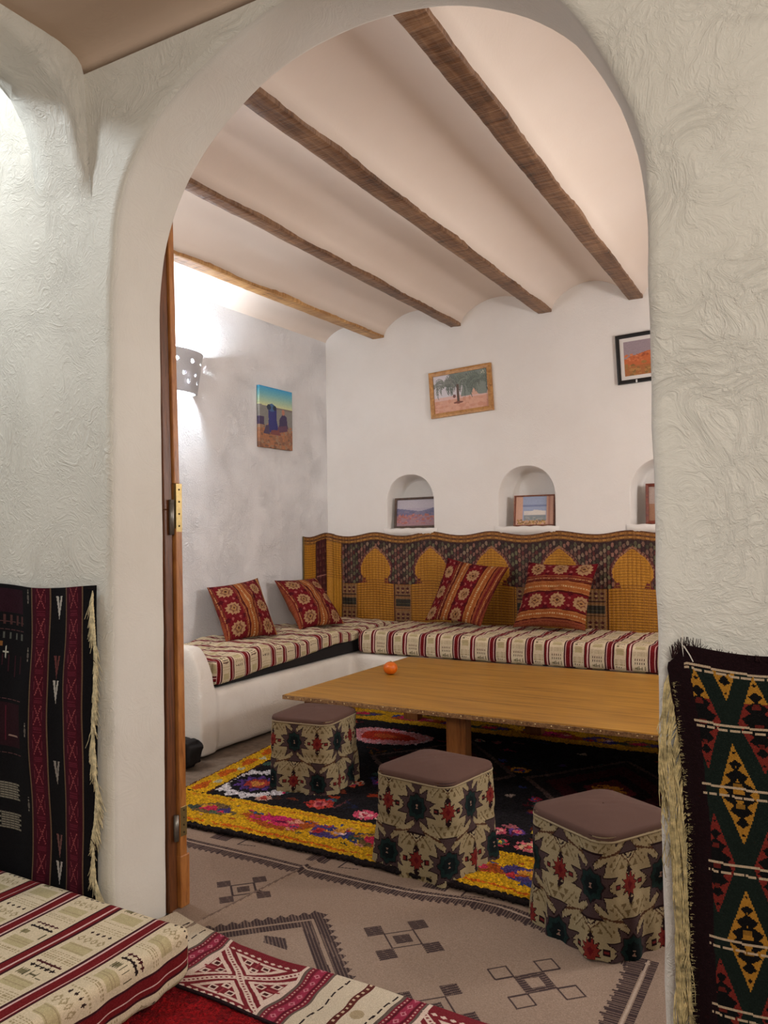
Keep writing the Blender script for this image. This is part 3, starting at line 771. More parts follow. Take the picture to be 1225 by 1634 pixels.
def cushion(corners, cv, T, label, swap=False, flip=False, name='cushion', seed=0, squash=0.0):
    """corners TL, TR, BR, BL in world; T = thickness"""
    TL, TR, BR, BL = [np.array(p, float) for p in corners]; n = 110
    s, t = np.meshgrid(np.linspace(0, 1, n + 1), np.linspace(0, 1, n + 1))
    cen = (TL + TR + BR + BL) / 4
    cen_lift = np.array([0, 0, 0.014]); TL, TR, BR, BL, cen = TL + cen_lift, TR + cen_lift, BR + cen_lift, BL + cen_lift, cen + cen_lift
    nrm = np.cross(TR - TL, BL - TL); nrm /= np.linalg.norm(nrm); nrm = nrm if np.dot(nrm, np.array([0, 0, 1.4]) - cen) > 0 else -nrm
    def pos(side):
        a, b = 2 * s - 1, 2 * t - 1
        pin = 0.085
        ss = 0.5 + 0.5 * a * (1 - pin * (1 - b * b) ** 1.0 * 1.0); tt_ = 0.5 + 0.5 * b * (1 - pin * (1 - a * a))
        P = (TL[None, None] * ((1 - ss) * (1 - tt_))[..., None] + TR * (ss * (1 - tt_))[..., None] + BR * (ss * tt_)[..., None] + BL * ((1 - ss) * tt_)[..., None])
        h = ((1 - a ** 2) * (1 - b ** 2)); h = np.clip(h, 0, 1) ** 0.55
        h = h * (1 + 0.10 * smooth_noise(a * 3, b * 3, seed)) + 0.10 * (1 - np.maximum(abs(a), abs(b))) * np.sin(8 * a + 3 * b + seed)
        h = h * (1 + squash * (b > 0) * b)
        return P + nrm * (side * T / 2 * h)[..., None], ss, tt_
    V_, C_, F_ = [], [], []; off = 0
    sc, tc = np.meshgrid((np.arange(n) + .5) / n, (np.arange(n) + .5) / n)
    for side in (1, -1):
        P, ss, tt_ = pos(side)
        cu, cw = (tc, sc) if swap else (sc, tc)
        if flip: cu = 1 - cu
        cu = cu + 0.025 * np.sin(3.1 * cw + seed)
        C_.append(cv.at(cu, cw).reshape(-1, 3)); V_.append(P.reshape(-1, 3)); idx = np.arange((n + 1) ** 2).reshape(n + 1, n + 1) + off
        F = np.stack([idx[:-1, :-1], idx[1:, :-1], idx[1:, 1:], idx[:-1, 1:]], -1)
        if side < 0: F = F[..., ::-1]
        F_.append(F.reshape(-1, 4)); off += (n + 1) ** 2
    V_, F_, C_ = np.concatenate(V_), np.concatenate(F_), np.concatenate(C_)
    me = bpy.data.meshes.new(name)
    me.vertices.add(len(V_)); me.vertices.foreach_set('co', (V_ - cen).astype(np.float32).ravel())
    me.loops.add(len(F_) * 4); me.loops.foreach_set('vertex_index', F_.astype(np.int32).ravel())
    me.polygons.add(len(F_)); me.polygons.foreach_set('loop_start', np.arange(0, len(F_) * 4, 4, dtype=np.int32)); me.update(calc_edges=True)
    set_cols(me, C_)
    bm = bmesh.new(); bm.from_mesh(me); bmesh.ops.remove_doubles(bm, verts=bm.verts[:], dist=0.0003); bm.to_mesh(me); bm.free()
    o = link(name, me, M_CUSH, None, True); o.location = cen
    # piped seam
    return tag(o, label, 'cushion', 'patterned cushions on the bench')
cA = cushion_canvas([('s', 0, .06), ('f', .06, .36), ('s', .36, .41), ('o', .41, .60), ('s', .60, .66), ('f', .66, .92), ('o', .92, 1.0)], seed=3)
cB = cushion_canvas([('f', 0, .19), ('s', .19, .27), ('o', .27, .43), ('f', .43, .66), ('o', .66, .84), ('s', .84, 1.0)], seed=5)
cC = cushion_canvas([('f', 0, .25), ('s', .25, .33), ('o', .33, .53), ('f', .53, .78), ('o', .78, .93), ('p', .93, 1.0)], seed=8)
cushion([(-4.22, 4.66, 0.99), (-4.15, 5.19, 1.035), (-3.86, 5.07, 0.60), (-3.93, 4.54, 0.595)], cA, 0.20, 'red and orange patterned cushion nearest the archway, leaning on the left wall', seed=1)
cushion([(-4.22, 5.50, 0.995), (-4.15, 6.02, 0.99), (-3.78, 5.92, 0.60), (-3.88, 5.39, 0.60)], cA, 0.20, 'red and orange patterned cushion leaning in the corner of the bench', seed=2.4)
cushion([(-2.98, 6.34, 1.165), (-2.44, 6.40, 1.085), (-2.58, 6.10, 0.61), (-3.11, 6.14, 0.635)], cB, 0.21, 'tilted cushion with upright stripes leaning on the reed mat', seed=4)
cushion([(-2.255, 6.36, 1.13), (-1.68, 6.38, 1.12), (-1.73, 6.14, 0.61), (-2.32, 6.14, 0.61)], cC, 0.21, 'cushion with level stripes leaning on the reed mat, rightmost cushion in view', swap=True, seed=6)

# ================================================================== LOW TABLE AND ORANGE
k = NT('bamboo_table_top'); v = k.coord((2.2, 34, 34)); vf = k.coord((6, 260, 6))
f = k.math('ADD', k.math('MULTIPLY', k.noise(v, 1.0, 5, 0.6, 0.3), 0.75), k.math('MULTIPLY', k.noise(vf, 1.0, 3), 0.3))
k.l(k.ramp(f, [(0.32, L4((98, 62, 14))), (0.5, L4((148, 102, 28))), (0.68, L4((172, 126, 46)))]), k.b.inputs['Base Color'])
k.b.inputs['Roughness'].default_value = 0.42; k.b.inputs['Specular IOR Level'].default_value = 0.35; k.bump(f, 0.12, 0.003); M_BAMBOO = k.m
T = empty('low_table', (-1.45, 4.65, 0.02), 'long low table with a bamboo plank top and square wooden legs', 'table')
t0, t1, u0, u1 = -2.905 + 1.45, -0.15 + 1.45, 3.868 - 4.65, 5.45 - 4.65
box('tabletop', (t0, u0, 0.405), (t1, u1, 0.43), M_BAMBOO, T, 0.004)
M_EDGE = mat_wood('table_edge_trim', (110, 72, 40), (170, 130, 80), (40, 40, 40), 0.6, 0.8)
bm = bmesh.new()
n = 160
for (a, b) in (((t0 - .004, u0 - .006), (t1, u0 - .006)), ((t0 - .006, u0), (t0 - .006, u1))):
    add_box(bm, (min(a[0], b[0]) - .002, min(a[1], b[1]) - .002, 0.403), (max(a[0], b[0]) + .004, max(a[1], b[1]) + .004, 0.426))
TRIM = link('edge_trim', bm_mesh(bm, 'edge_trim'), M_EDGE, T)
M_NAIL = mat_plain('pale_nail', (215, 190, 140), 0.35, 0.5, bump=0)
nail_me = None
for i in range(34):
    x = t0 + 0.04 + i * 0.08 + rnd.uniform(-.012, .012)
    if nail_me is None:
        no = sphere('nail', (0, 0, 0), 0.0045, M_NAIL, TRIM, 1); nail_me = no.data
    else:
        no = bpy.data.objects.new('nail', nail_me); COL.objects.link(no); no.parent = TRIM
    no.location = (x, u0 - 0.009, 0.417 + rnd.uniform(-.003, .003))
for x in (-2.78, -1.845, -0.45):
    for y in (4.03, 5.27): box('leg', (x + 1.45 - .058, y - 4.65 - .04, 0), (x + 1.45 + .058, y - 4.65 + .04, 0.372), M_LEG, T, 0.004)
box('apron', (t0 + 0.05, 4.03 - 4.65 - .02, 0.372), (t1 - 0.05, 4.03 - 4.65 + .02, 0.404), M_LEG, T, 0.003)
box('apron', (t0 + 0.05, 5.27 - 4.65 - .02, 0.372), (t1 - 0.05, 5.27 - 4.65 + .02, 0.404), M_LEG, T, 0.003)
box('crossbar', (t0 + 0.06, u0 + 0.12, 0.360), (t0 + .16, u1 - .12, 0.404), M_LEG, T, 0.003)
OR_ = empty('orange', (-2.655, 4.72, 0.45), 'small bright orange fruit on the far left of the table top', 'fruit')
sphere('peel', (0, 0, 0.043), 0.0455, mat_plain('orange_peel', (205, 98, 8), 0.4, nscale=260, bump=0.5, bdist=0.001, var=.08), OR_, 4, (1.05, 1.05, 0.95))
sphere('stem_end', (0.004, 0, 0.0865), 0.006, mat_plain('stem_green', (90, 96, 40), 0.7), OR_, 1, (1, 1, 0.5))
# ================================================================== STOOLS
M_SEAT = mat_plain('brown_seat_cloth', (86, 62, 54), 0.85, nscale=420, bump=0.25, var=0.06, spec=0.2)
PP = 0.336
def stool_canvas(phase, vshift=0.0):
    Ltot = PP * 5
    c = Cv(0, 0, Ltot, 0.46, 0.0030, (196, 176, 136))
    MV, OUT, TEAL, TK, RD, KK = (92, 70, 70), (44, 22, 26), (28, 52, 50), (16, 28, 30), (150, 50, 42), (138, 116, 78)
    def wrapped(fn, cx, cy):
        for d in (-Ltot, 0, Ltot): fn(cx + d, cy)
    def medallion(cx, cy):
        for g, col in ((0.0055, OUT), (0.0, MV)):
            c.star(cx, cy, 0.100 + g * 1.8, 0.056 + g, 10, col, math.pi / 10, 1.05, 0.92); c.star(cx, cy, 0.080 + g, 0.05, 6, col, 0.0, 1.0, .8)
            for q in (-1, 1):
                c.poly([(cx, cy + q * (.060 - g)), (cx - .044 - g * 1.5, cy + q * (.102 + g)), (cx + .044 + g * 1.5, cy + q * (.102 + g))], col)
        c.star(cx, cy, 0.060, 0.048, 8, OUT); c.star(cx, cy, 0.054, 0.043, 8, TEAL); c.star(cx, cy, 0.036, 0.028, 8, TK)
        c.poly([(cx - .008, cy - .009), (cx + .008, cy - .009), (cx, cy)], (190, 150, 130)); c.poly([(cx - .008, cy + .009), (cx + .008, cy + .009), (cx, cy)], (190, 150, 130))
    def redstar(cx, cy):
        c.star(cx, cy, 0.046, 0.027, 10, OUT, 0.1); c.star(cx, cy, 0.039, 0.024, 10, RD, 0.1); c.dia(cx, cy, 0.013, 0.016, (120, 22, 30))
        for s in (-1, 1): c.rect(cx + s * .058 - .012, cy - .010, cx + s * .058 + .012, cy + .010, OUT); c.rect(cx + s * .058 - .008, cy - .005, cx + s * .058 + .008, cy + .005, (140, 44, 44))
    def tri(cx, cy, q):
        c.line((cx - .085, cy), (cx, cy + q * .085), 0.006, (214, 196, 158)); 
        for s in (-1, 1):
            c.line((cx + s * .078, cy + q * .002), (cx, cy + q * .080), 0.005, KK)
            for i in range(5):
                t = i / 5; x = cx + s * (.082 - .075 * t); y = cy + q * (.012 + .075 * t)
                c.poly([(x, y), (x + s * .012, y + q * .004), (x + s * .002, y + q * .013)], KK)
        for r_ in range(3):
            for i in range(r_ + 1):
                x = cx + (i - r_ / 2) * .036; y = cy + q * (.058 - .022 * r_); c.poly([(x - .013, y - q * .011), (x + .013, y - q * .011), (x, y + q * .008)], KK)
        c.poly([(cx - .018, cy - q * .012), (cx + .018, cy - q * .012), (cx, cy + q * .010)], OUT); c.poly([(cx - .012, cy - q * .022), (cx + .012, cy - q * .022), (cx, cy - q * .008)], OUT)
    for row, (yc, ph) in enumerate(((0.078 + vshift, 0.0), (0.285 + vshift, 0.5), (0.492 + vshift, 0.0))):
        for kx in range(5):
            cx = (kx + ph) * PP + phase
            wrapped(lambda x, y: tri(x, y, 1), cx + PP / 2, yc + 0.052); wrapped(lambda x, y: tri(x, y, -1), cx + PP / 2, yc - 0.052)
    for (yd_, ph) in ((0.181 + vshift, 0.5), (0.388 + vshift, 0.0), (-0.025 + vshift, 0.0)):
        BR = (104, 66, 44)
        for x in np.arange(0, Ltot, 0.003):
            dx = ((x - phase - ph * PP) / PP) % 1.0; y = yd_ + 0.012 * math.cos(2 * math.pi * dx)
            c.rect(x, y - .004, x + .0035, y + .004, BR)
        for kx in range(5):
            cx = (kx + ph) * PP + phase
            def dm(x, y):
                for a, col in ((.046, BR), (.040, (206, 186, 146)), (.030, OUT), (.022, (208, 188, 150)), (.009, (90, 40, 40))): c.dia(x, y, a, a * .8, col)
            wrapped(dm, cx, yd_ ); wrapped(lambda x, y: c.star(x, y, .013, .007, 5, (70, 36, 34)), cx + PP / 2, yd_ - 0.012)
    for row, (yc, ph) in enumerate(((0.078 + vshift, 0.0), (0.285 + vshift, 0.5), (0.492 + vshift, 0.0))):
        for kx in range(5):
            cx = (kx + ph) * PP + phase
            wrapped(medallion, cx, yc); wrapped(redstar, cx + PP / 2, yc)
    c.jit(12); return c
def rsq(hx, r, n):
    """rounded square outline by arc length, starts at front-left corner middle, runs counter-clockwise seen from above"""
    pts = []; c = hx - r
    for (sx, sy, a0) in ((-1, -1, math.pi), (1, -1, 1.5 * math.pi), (1, 1, 0), (-1, 1, .5 * math.pi)):
        for k in range(9): a = a0 + (math.pi / 2) * k / 8; pts.append((sx * c + r * math.cos(a), sy * c + r * math.sin(a)))
    pts = pts[4:] + pts[:4] + [pts[4]]
    P = np.array(pts); d = np.r_[0, np.cumsum(np.hypot(*(P[1:] - P[:-1]).T))]; s = np.linspace(0, d[-1], n + 1)[:-1]
    return np.interp(s, d, P[:, 0]), np.interp(s, d, P[:, 1])
def stool(x, y, rz, half, H, cv, label, seed):
    e = empty('pouf_stool', (x, y, 0.0), label, 'stool', 'cloth covered pouf stools', math.radians(rz))
    n, nv = 440, 112; vs = np.linspace(0, 1, nv + 1)
    X = np.zeros((nv + 1, n)); Y = X.copy(); Z = X.copy(); th = np.linspace(0, 2 * math.pi, n, endpoint=False)
    for j, t in enumerate(vs):
        z = t * H; hw = half * (1.11 - 0.11 * t ** 0.8) 
        px, py = rsq(hw, 0.062 + 0.02 * (1 - t), n)
        ruf = (1 - t) ** 2 * (0.009 * np.sin(th * 9 + seed) + 0.007 * np.sin(th * 17 + seed * 2)) + 0.004 * np.sin(th * 5 + t * 6 + seed) * math.sin(math.pi * t)
        pin = -0.005 * math.exp(-((t - 0.52) / 0.05) ** 2)
        rr = np.hypot(px, py); k = (rr + ruf + pin) / rr
        X[j], Y[j] = px * k, py * k
        Z[j] = z + (0.012 * np.sin(th * 4 + seed) + .004 * np.sin(th * 11)) * max(0, 1 - t * 3) * 0.6 + 0.006
    cs, ct = np.meshgrid((np.arange(n) + .5) / n * PP * 5, (np.arange(nv) + .5) / nv * H)
    col = cv.at(cs, ct, True)
    SCV = grid_mesh('stool_cover', X, Y, Z, col, M_STOOLC, e, True, wrap_u=True)
    # seat cushion: dome
    nr = 26; X = np.zeros((nr, n)); Y = X.copy(); Z = X.copy()
    prof = [(1.0, -0.012), (1.008, -0.002), (1.0, 0.006), (0.985, 0.013)] + [(1 - 0.985 * ((i + 1) / (nr - 4)) , 0.013 + 0.030 * math.sin(min(1, ((i + 1) / (nr - 4)) * 1.2) * math.pi / 2) - 0.004 * (i / nr) ** 2) for i in range(nr - 4)]
    bx, by = rsq(half, 0.064, n)
    for j, (f, dz) in enumerate(prof):
        X[j] = bx * max(f, .01); Y[j] = by * max(f, .01); Z[j] = H + dz + 0.0025 * smooth_noise(X[j] * 14, Y[j] * 14, seed) * (1 - f)
    o = grid_mesh('seat', X, Y, Z, None, M_SEAT, e, True, wrap_u=True)
    o['label'] = 'plain brown padded top'
    a = np.linspace(0, 2 * math.pi, 7)[:-1]; X = bx[None] * 0.996 + 0.004 * np.cos(a)[:, None] * np.cos(np.arctan2(by, bx))[None]
    a = np.linspace(0, 2 * math.pi, 9); rr = np.hypot(bx, by)
    X = bx[None] * (1 + 0.0045 * np.cos(a)[:, None] / rr[None]); Y = by[None] * (1 + 0.0045 * np.cos(a)[:, None] / rr[None]); Z = np.repeat((H - 0.012 + 0.0045 * np.sin(a))[:, None], n, 1)
    grid_mesh('piping', X, Y, Z, np.tile(np.array([196, 176, 140.]), (8, n, 1)), M_STOOLC, SCV, True, wrap_u=True)
    return e
stool(-1.530, 3.10, -9, 0.191, 0.398, stool_canvas(0.09), 'patterned pouf stool in the middle of the three, standing across the yellow rug edge', 1.0)
stool(-0.758, 2.868, -31, 0.190, 0.395, stool_canvas(0.20, -0.05), 'patterned pouf stool nearest the right jamb, the closest of the three', 2.2)
stool(-2.570, 3.70, 5, 0.186, 0.400, stool_canvas(0.02, 0.0), 'patterned pouf stool at the left end of the low table, farthest of the three', 4.0)

# ================================================================== RUGS
# flat woven beige rug
BG, DK = (166, 142, 124), (70, 54, 54)
fc = Cv(-3.4, 2.14, 0.9, 3.02, 0.0040, BG)
MID = (128, 106, 94)
def hatch(P, ang=0.0, step=0.0115, duty=0.0080):
    """polygon filled with fine thread lines"""
    P = np.array(P); t = Cv(fc.x0, fc.y0, fc.x1, fc.y1, 0.0040, BG); i0, i1, j0, j1 = fc._b(P[:, 0].min(), P[:, 1].min(), P[:, 0].max(), P[:, 1].max())
    X, Y = np.meshgrid(fc.xs[i0:i1], fc.ys[j0:j1]); ins = np.zeros(X.shape, bool); n = len(P)
    for k in range(n):
        (xa, ya), (xb, yb) = P[k], P[(k + 1) % n]
        if ya == yb: continue
        ins ^= ((ya > Y) != (yb > Y)) & (X < (xb - xa) * (Y - ya) / (yb - ya) + xa)
    fc.a[j0:j1, i0:i1][ins] = MID
    ins &= np.mod(X * math.cos(ang) + Y * math.sin(ang), step) < duty
    fc.a[j0:j1, i0:i1][ins] = DK
class _N: pass
def by(x): return 2.772 + 0.05 * math.exp(-((x + 1.2) / 0.25) ** 2) + 0.0 * x - 0.09 * max(0, min(1, (x + 1.0) / 0.4))
BX = -0.575
for x in np.arange(-3.3, BX, 0.0108):
    y = by(x); tooth = 0.020 * (((x + 9) / 0.034) % 1.0)
    fc.rect(x, y - 0.058 - tooth + .010, x + 0.0110, y - 0.012, MID); fc.rect(x, y, x + 0.0110, y + 0.020, MID)
    fc.rect(x, y - 0.058 - tooth + .010, x + 0.0072, y - 0.012, DK); fc.rect(x, y + 0.000, x + 0.0072, y + 0.020, DK)
for x in np.arange(-3.3, BX, 0.02): fc.rect(x, by(x) - 0.010, x + .02, by(x) - 0.004, (196, 174, 156))
for y in np.arange(2.14, 2.70, 0.0108):
    tooth = 0.020 * (((y) / 0.034) % 1.0); fc.rect(BX - 0.058 - tooth + .01, y, BX - 0.008, y + .011, MID); fc.rect(BX + 0.006, y, BX + .032, y + .011, MID); fc.rect(BX - 0.058 - tooth + .01, y, BX - 0.008, y + .0072, DK); fc.rect(BX + 0.006, y, BX + .032, y + .0072, DK)
fc.rect(BX - 0.003, 2.14, BX + 0.003, 2.70, (196, 174, 156))
def motif(cx, cy, s, inv=False, ang=0.0):
    q = s * 0.30
    def sq(x, y, a, fill):
        # squares lie on their corner in the room: diamonds
        P = [(x - a, y), (x, y - a), (x + a, y), (x, y + a)]
        if fill: hatch(P, -0.7)
        else:
            for i in range(4): fc.line(P[i], P[(i + 1) % 4], 0.006, DK)
    sq(cx, cy, s * 0.55, inv)
    if inv: fc.dia(cx, cy, s * .26, s * .26, BG)
    else: sq(cx, cy, s * .30, True)
    for dx, dy in ((-1, 0), (1, 0), (0, 1), (0, -1)):
        sq(cx + dx * s * .86, cy + dy * s * .86, s * .33, not inv)
motif(-2.08, 2.492, 0.116)
motif(-1.343, 2.447, 0.134)
motif(-0.857, 2.405, 0.132, True)
motif(-2.90, 2.52, 0.10, True)
motif(-1.07, 2.14, 0.125)
# big stepped lozenge in the middle, mostly under the runner
cx, cy = -1.70, 2.14
for (a, b, c_) in ((0.345, 0.305, None),):
    for s in (-1, 1):
        P = [(cx, cy + .335), (cx + s * .335, cy), (cx + s * .285, cy), (cx, cy + .285)]; hatch(P, 0.78)
        P = [(cx, cy + .268), (cx + s * .268, cy), (cx + s * .215, cy), (cx, cy + .215)]; hatch(P, 0.78)
        for i in range(11):
            t = i / 11; x = cx + s * .335 * t; y = cy + .335 * (1 - t)
            hatch([(x, y), (x + s * .030, y - .030), (x + s * .030, y + .004)], 0.78)
hatch([(cx - .05, cy + .06), (cx + .05, cy + .06), (cx, cy + .12), (cx - .08, cy + .1)], .78)
for x in (-3.0, -2.52, -1.98, -1.42, -0.9): # figures beyond the border, half hidden by the shaggy rug
    hatch([(x - .05, 2.845), (x + .05, 2.845), (x + .05, 2.93), (x - .05, 2.93)]); fc.line((x + .12, 2.84), (x + .2, 2.86), .006, DK); fc.line((x + .12, 2.84), (x + .12, 2.92), .006, DK)
fc.line((-1.985, 2.735), (-2.04, 2.22), 0.006, (126, 104, 92))
fc.jit(12)
U, Vv = np.meshgrid(np.linspace(fc.x0, fc.x1, fc.nx + 1), np.linspace(fc.y0, fc.y1, fc.ny + 1))
Zf = 0.006 + 0.002 * smooth_noise(U * 3, Vv * 3, 1.0) + 0.010 * np.exp(-((U - (-2.04 + (Vv - 2.236) * 0.10)) / 0.012) ** 2) + 0.006 * np.exp(-((Vv - by(-1.2) + .02 - 0.2 * (U + 1.2)) / 0.03) ** 2) * np.exp(-((U + 1.2) / .3) ** 2)
Xc, Yc = np.meshgrid(fc.xs, fc.ys)
keep = (Yc > 2.225) | ((Xc > -2.17) & (Xc < -0.42))
o = grid_mesh('flat_woven_rug', U, Vv, Zf, fc.a, M_FLAT, keep=keep, skirt=(0, 0, -0.005))
tag(o, 'flat beige rug with dark brown hatched lozenges and zigzag borders, inside the archway', 'rug')

# yellow bordered shaggy rug under the table
RL, RW = 3.75, 2.58
BLK, YEL, ORG = (26, 22, 26), (226, 172, 24), (206, 110, 24)
sc = Cv(0, 0, RL, RW, 0.0085, BLK)
r5 = random.Random(11)
PAL = [(196, 36, 92), (222, 120, 130), (206, 70, 30), (92, 60, 132), (60, 70, 140), (214, 186, 170), (150, 66, 40), (60, 96, 90), (226, 150, 50), (170, 30, 60), (220, 90, 60)]
def blob(cx, cy, a, b, c, rough=0.3):
    P = []; ph = r5.random() * 6
    for i in range(14):
        an = 2 * math.pi * i / 14; k = 1 + rough * math.sin(3 * an + ph) * .6 + rough * r5.uniform(-.5, .5); P.append((cx + a * k * math.cos(an), cy + b * k * math.sin(an)))
    sc.poly(P, c)
def flower(cx, cy, s, pal=None):
    pal = pal or [r5.choice(PAL) for _ in range(3)]
    n = r5.choice((5, 6, 8))
    for i in range(n):
        an = 2 * math.pi * i / n; blob(cx + s * .62 * math.cos(an), cy + s * .62 * math.sin(an), s * .36, s * .28, pal[0])
    blob(cx, cy, s * .5, s * .5, pal[1]); blob(cx, cy, s * .24, s * .24, pal[2])
# field flowers
for i in range(230):
    x, y = r5.uniform(0.2, RL - .2), (r5.uniform(.45, RW - .4) if i < 150 else r5.uniform(.44, .95))
    kind = r5.random()
    if kind < .45: blob(x, y, r5.uniform(.015, .05), r5.uniform(.01, .03), tuple(v * .75 for v in r5.choice(PAL)), .5)
    elif kind < .8:
        c = tuple(v * .45 for v in r5.choice(PAL))
        a = r5.uniform(0, 3); L_ = r5.uniform(.05, .15); sc.line((x, y), (x + L_ * math.cos(a), y + L_ * math.sin(a)), .014, c); sc.line((x, y), (x + L_ * .7 * math.cos(a + 1), y + L_ * .7 * math.sin(a + 1)), .012, c)
    else: flower(x, y, r5.uniform(.035, .065))
# large lozenge of the field under the table, dark red
for i in range(3):
    cxm = 1.15 + i * 0.95
    for a, b, c in ((.46, .60, (96, 74, 70)), (.42, .56, (38, 26, 28)), (.34, .46, (72, 18, 28)), (.22, .3, (34, 20, 26)), (.14, .2, (110, 36, 46))): sc.dia(cxm, 1.42, a, b, c)
    flower(cxm, 1.42, .09)
# white laced medallion and pink flower at the near left corner of the field
cx, cy = .34, .66
sc.star(cx, cy, .255, .200, 14, (224, 216, 220)); sc.star(cx, cy, .205, .150, 14, BLK)
for i in range(14): sc.ell(cx + .175 * math.cos(i * .4488), cy + .175 * math.sin(i * .4488), .020, .020, (222, 214, 218))
sc.star(cx, cy, .140, .095, 10, (96, 62, 138)); sc.star(cx, cy, .105, .07, 8, (60, 40, 80)); sc.star(cx, cy, .085, .06, 8, (176, 60, 52)); blob(cx, cy, .04, .04, (226, 150, 70))
blob(.44, 1.08, .12, .13, (206, 84, 120)); blob(.44, 1.08, .07, .08, (226, 150, 170)); blob(.20, 1.0, .04, .04, (60, 90, 80))
# pink and red oval near the far left
blob(.62, 1.88, .30, .20, (236, 150, 156), .15); blob(.60, 1.88, .20, .12, (196, 52, 30), .2); blob(.60, 1.88, .10, .05, (210, 90, 40), .2)
for i in range(26): blob(.62 + .27 * math.cos(i), 1.88 + .18 * math.sin(i), .015, .015, (226, 190, 196))
# near row of flowers beyond the yellow band
for x, s, p in ((.50, .05, [(220, 170, 150), (200, 70, 60), (90, 30, 40)]), (.82, .085, [(190, 60, 50), (214, 110, 110), (150, 40, 60)]), (1.10, .07, [(216, 80, 110), (230, 170, 170), (180, 30, 60)]),
                (1.22, .05, [(222, 180, 120), (200, 90, 60), (60, 40, 60)]), (1.38, .075, [(214, 80, 30), (230, 120, 40), (160, 30, 30)]),
                (1.93, .07, [(220, 110, 120), (230, 190, 150), (200, 60, 70)]), (2.02, .06, [(60, 90, 150), (220, 180, 60), (40, 60, 100)]), (2.15, .055, [(220, 90, 110), (240, 200, 180), (220, 150, 60)]), (1.80, .05, [(200, 60, 80), (70, 100, 90), (220, 180, 60)]), (2.6, .08, None), (3.0, .07, None), (3.4, .08, None)):
    flower(x, r5.uniform(.47, .52), s, p)
flower(1.95, .68, .06, [(226, 196, 60), (220, 170, 60), (200, 90, 60)]); flower(1.75, .60, .05, [(210, 90, 110), (230, 160, 150), (60, 40, 50)])
# borders
def border(y0, y1, horizontal, L_):
    def R(a, b, c, d, col):
        if horizontal: sc.rect(a, b, c, d, col)
        else: sc.rect(b, a, d, c, col)
    lo, hi = min(y0, y1), max(y0, y1)
    R(0, lo, L_, hi, YEL)
W_ = 0.40
sc.rect(0, 0, RL, W_, YEL); sc.rect(0, RW - .34, RL, RW, YEL); sc.rect(0, 0, .17, RW, YEL); sc.rect(RL - .3, 0, RL, RW, YEL)
for i in range(60):   # uneven weaving lines in the yellow
    x = r5.uniform(0, RL); sc.line((x, r5.uniform(.06, .085)), (x + r5.uniform(.1, .3), r5.uniform(.06, .085)), .009, (216, 104, 22))
    sc.line((x, r5.uniform(.35, .38)), (x + r5.uniform(.05, .12), r5.uniform(.35, .38)), .008, (210, 130, 30))
def leafrow(y, x0, x1, vertical=False):
    x = x0; k = 0
    while x < x1:
        T_ = (lambda a, b: (b, a)) if vertical else (lambda a, b: (a, b))
        def bl_(a, b, ra, rb, c, q=.3):
            p = T_(a, b); r_ = T_(ra, rb); blob(p[0], p[1], r_[0], r_[1], c, q)
        kk = k % 3; k += 1
        if kk == 0:
            bl_(x + .02, y, .13, .068, (120, 96, 60)); bl_(x - .02, y + .02, .05, .030, (206, 150, 50)); bl_(x, y, .055, .036, (204, 46, 84)); bl_(x + .09, y, .04, .03, (80, 66, 130)); bl_(x - .09, y - .02, .04, .024, (70, 84, 74)); bl_(x + .05, y - .04, .03, .02, (90, 110, 90))
            x += .27
        elif kk == 1:
            bl_(x, y + .02, .05, .04, (56, 74, 150)); bl_(x + .16, y, .21, .078, (176, 84, 30)); bl_(x + .12, y + .01, .12, .055, (214, 40, 110)); bl_(x + .20, y - .01, .08, .04, (206, 60, 90)); bl_(x + .15, y, .05, .012, (110, 16, 60)); bl_(x + .24, y + .03, .03, .02, (226, 150, 130))
            x += .42
        else:
            bl_(x + .03, y, .11, .07, (84, 66, 128)); bl_(x + .05, y + .01, .05, .04, (220, 150, 60)); bl_(x + .12, y - .02, .05, .03, (56, 60, 140)); bl_(x + .08, y, .03, .02, (226, 190, 200)); bl_(x - .03, y - .03, .03, .02, (190, 50, 60))
            x += .26
leafrow(.225, .33, RL - .2)
for i in range(170):
    x, y = r5.uniform(.3, RL - .2), r5.uniform(.13, .32); blob(x, y, r5.uniform(.010, .028), r5.uniform(.007, .014), r5.choice([(176, 84, 30), (84, 66, 128), (210, 50, 90), (226, 180, 40), (226, 180, 40), (96, 92, 60), (200, 60, 50), (226, 150, 130), (60, 70, 130)]), .6)
leafrow(RW - .17, .2, RL - .2)
for y in np.arange(.5, RW - .2, .24): blob(.07, y, .035, .08, (206, 96, 24)); blob(.11, y + .1, .022, .03, (200, 190, 160))
sc.rect(0, .395, RL, .41, (40, 26, 24)); sc.rect(.165, 0.40, .178, RW - .34, (60, 30, 26))
sc.rect(0, 0, RL, .038, (34, 24, 24)); sc.rect(0, RW - .03, RL, RW, (150, 120, 80))
sc.rect(-.01, 0, .01, RW, (120, 70, 30))
sc.a *= (1 + (rng.random((sc.ny, sc.nx, 1)) - .5) * 0.35)
U, Vv = np.meshgrid(np.linspace(0, 1, sc.nx + 1), np.linspace(0, 1, sc.ny + 1))
c00, c10, c01, c11 = (-3.10, 2.878), (.62, 2.878), (-3.44, 5.44), (.62, 5.46)
Xs = (1 - U) * (1 - Vv) * c00[0] + U * (1 - Vv) * c10[0] + (1 - U) * Vv * c01[0] + U * Vv * c11[0]
Ys = (1 - U) * (1 - Vv) * c00[1] + U * (1 - Vv) * c10[1] + (1 - U) * Vv * c01[1] + U * Vv * c11[1]
Xs = Xs + (rng.random(Xs.shape) - .5) * .007; Ys = Ys + (rng.random(Xs.shape) - .5) * .007 + 0.018 * np.sin(Xs * 2.2) * (1 - Vv)
Ys += (0.006 * smooth_noise(Xs * 9, Xs * 0, 2.0)) * (Vv < .02)
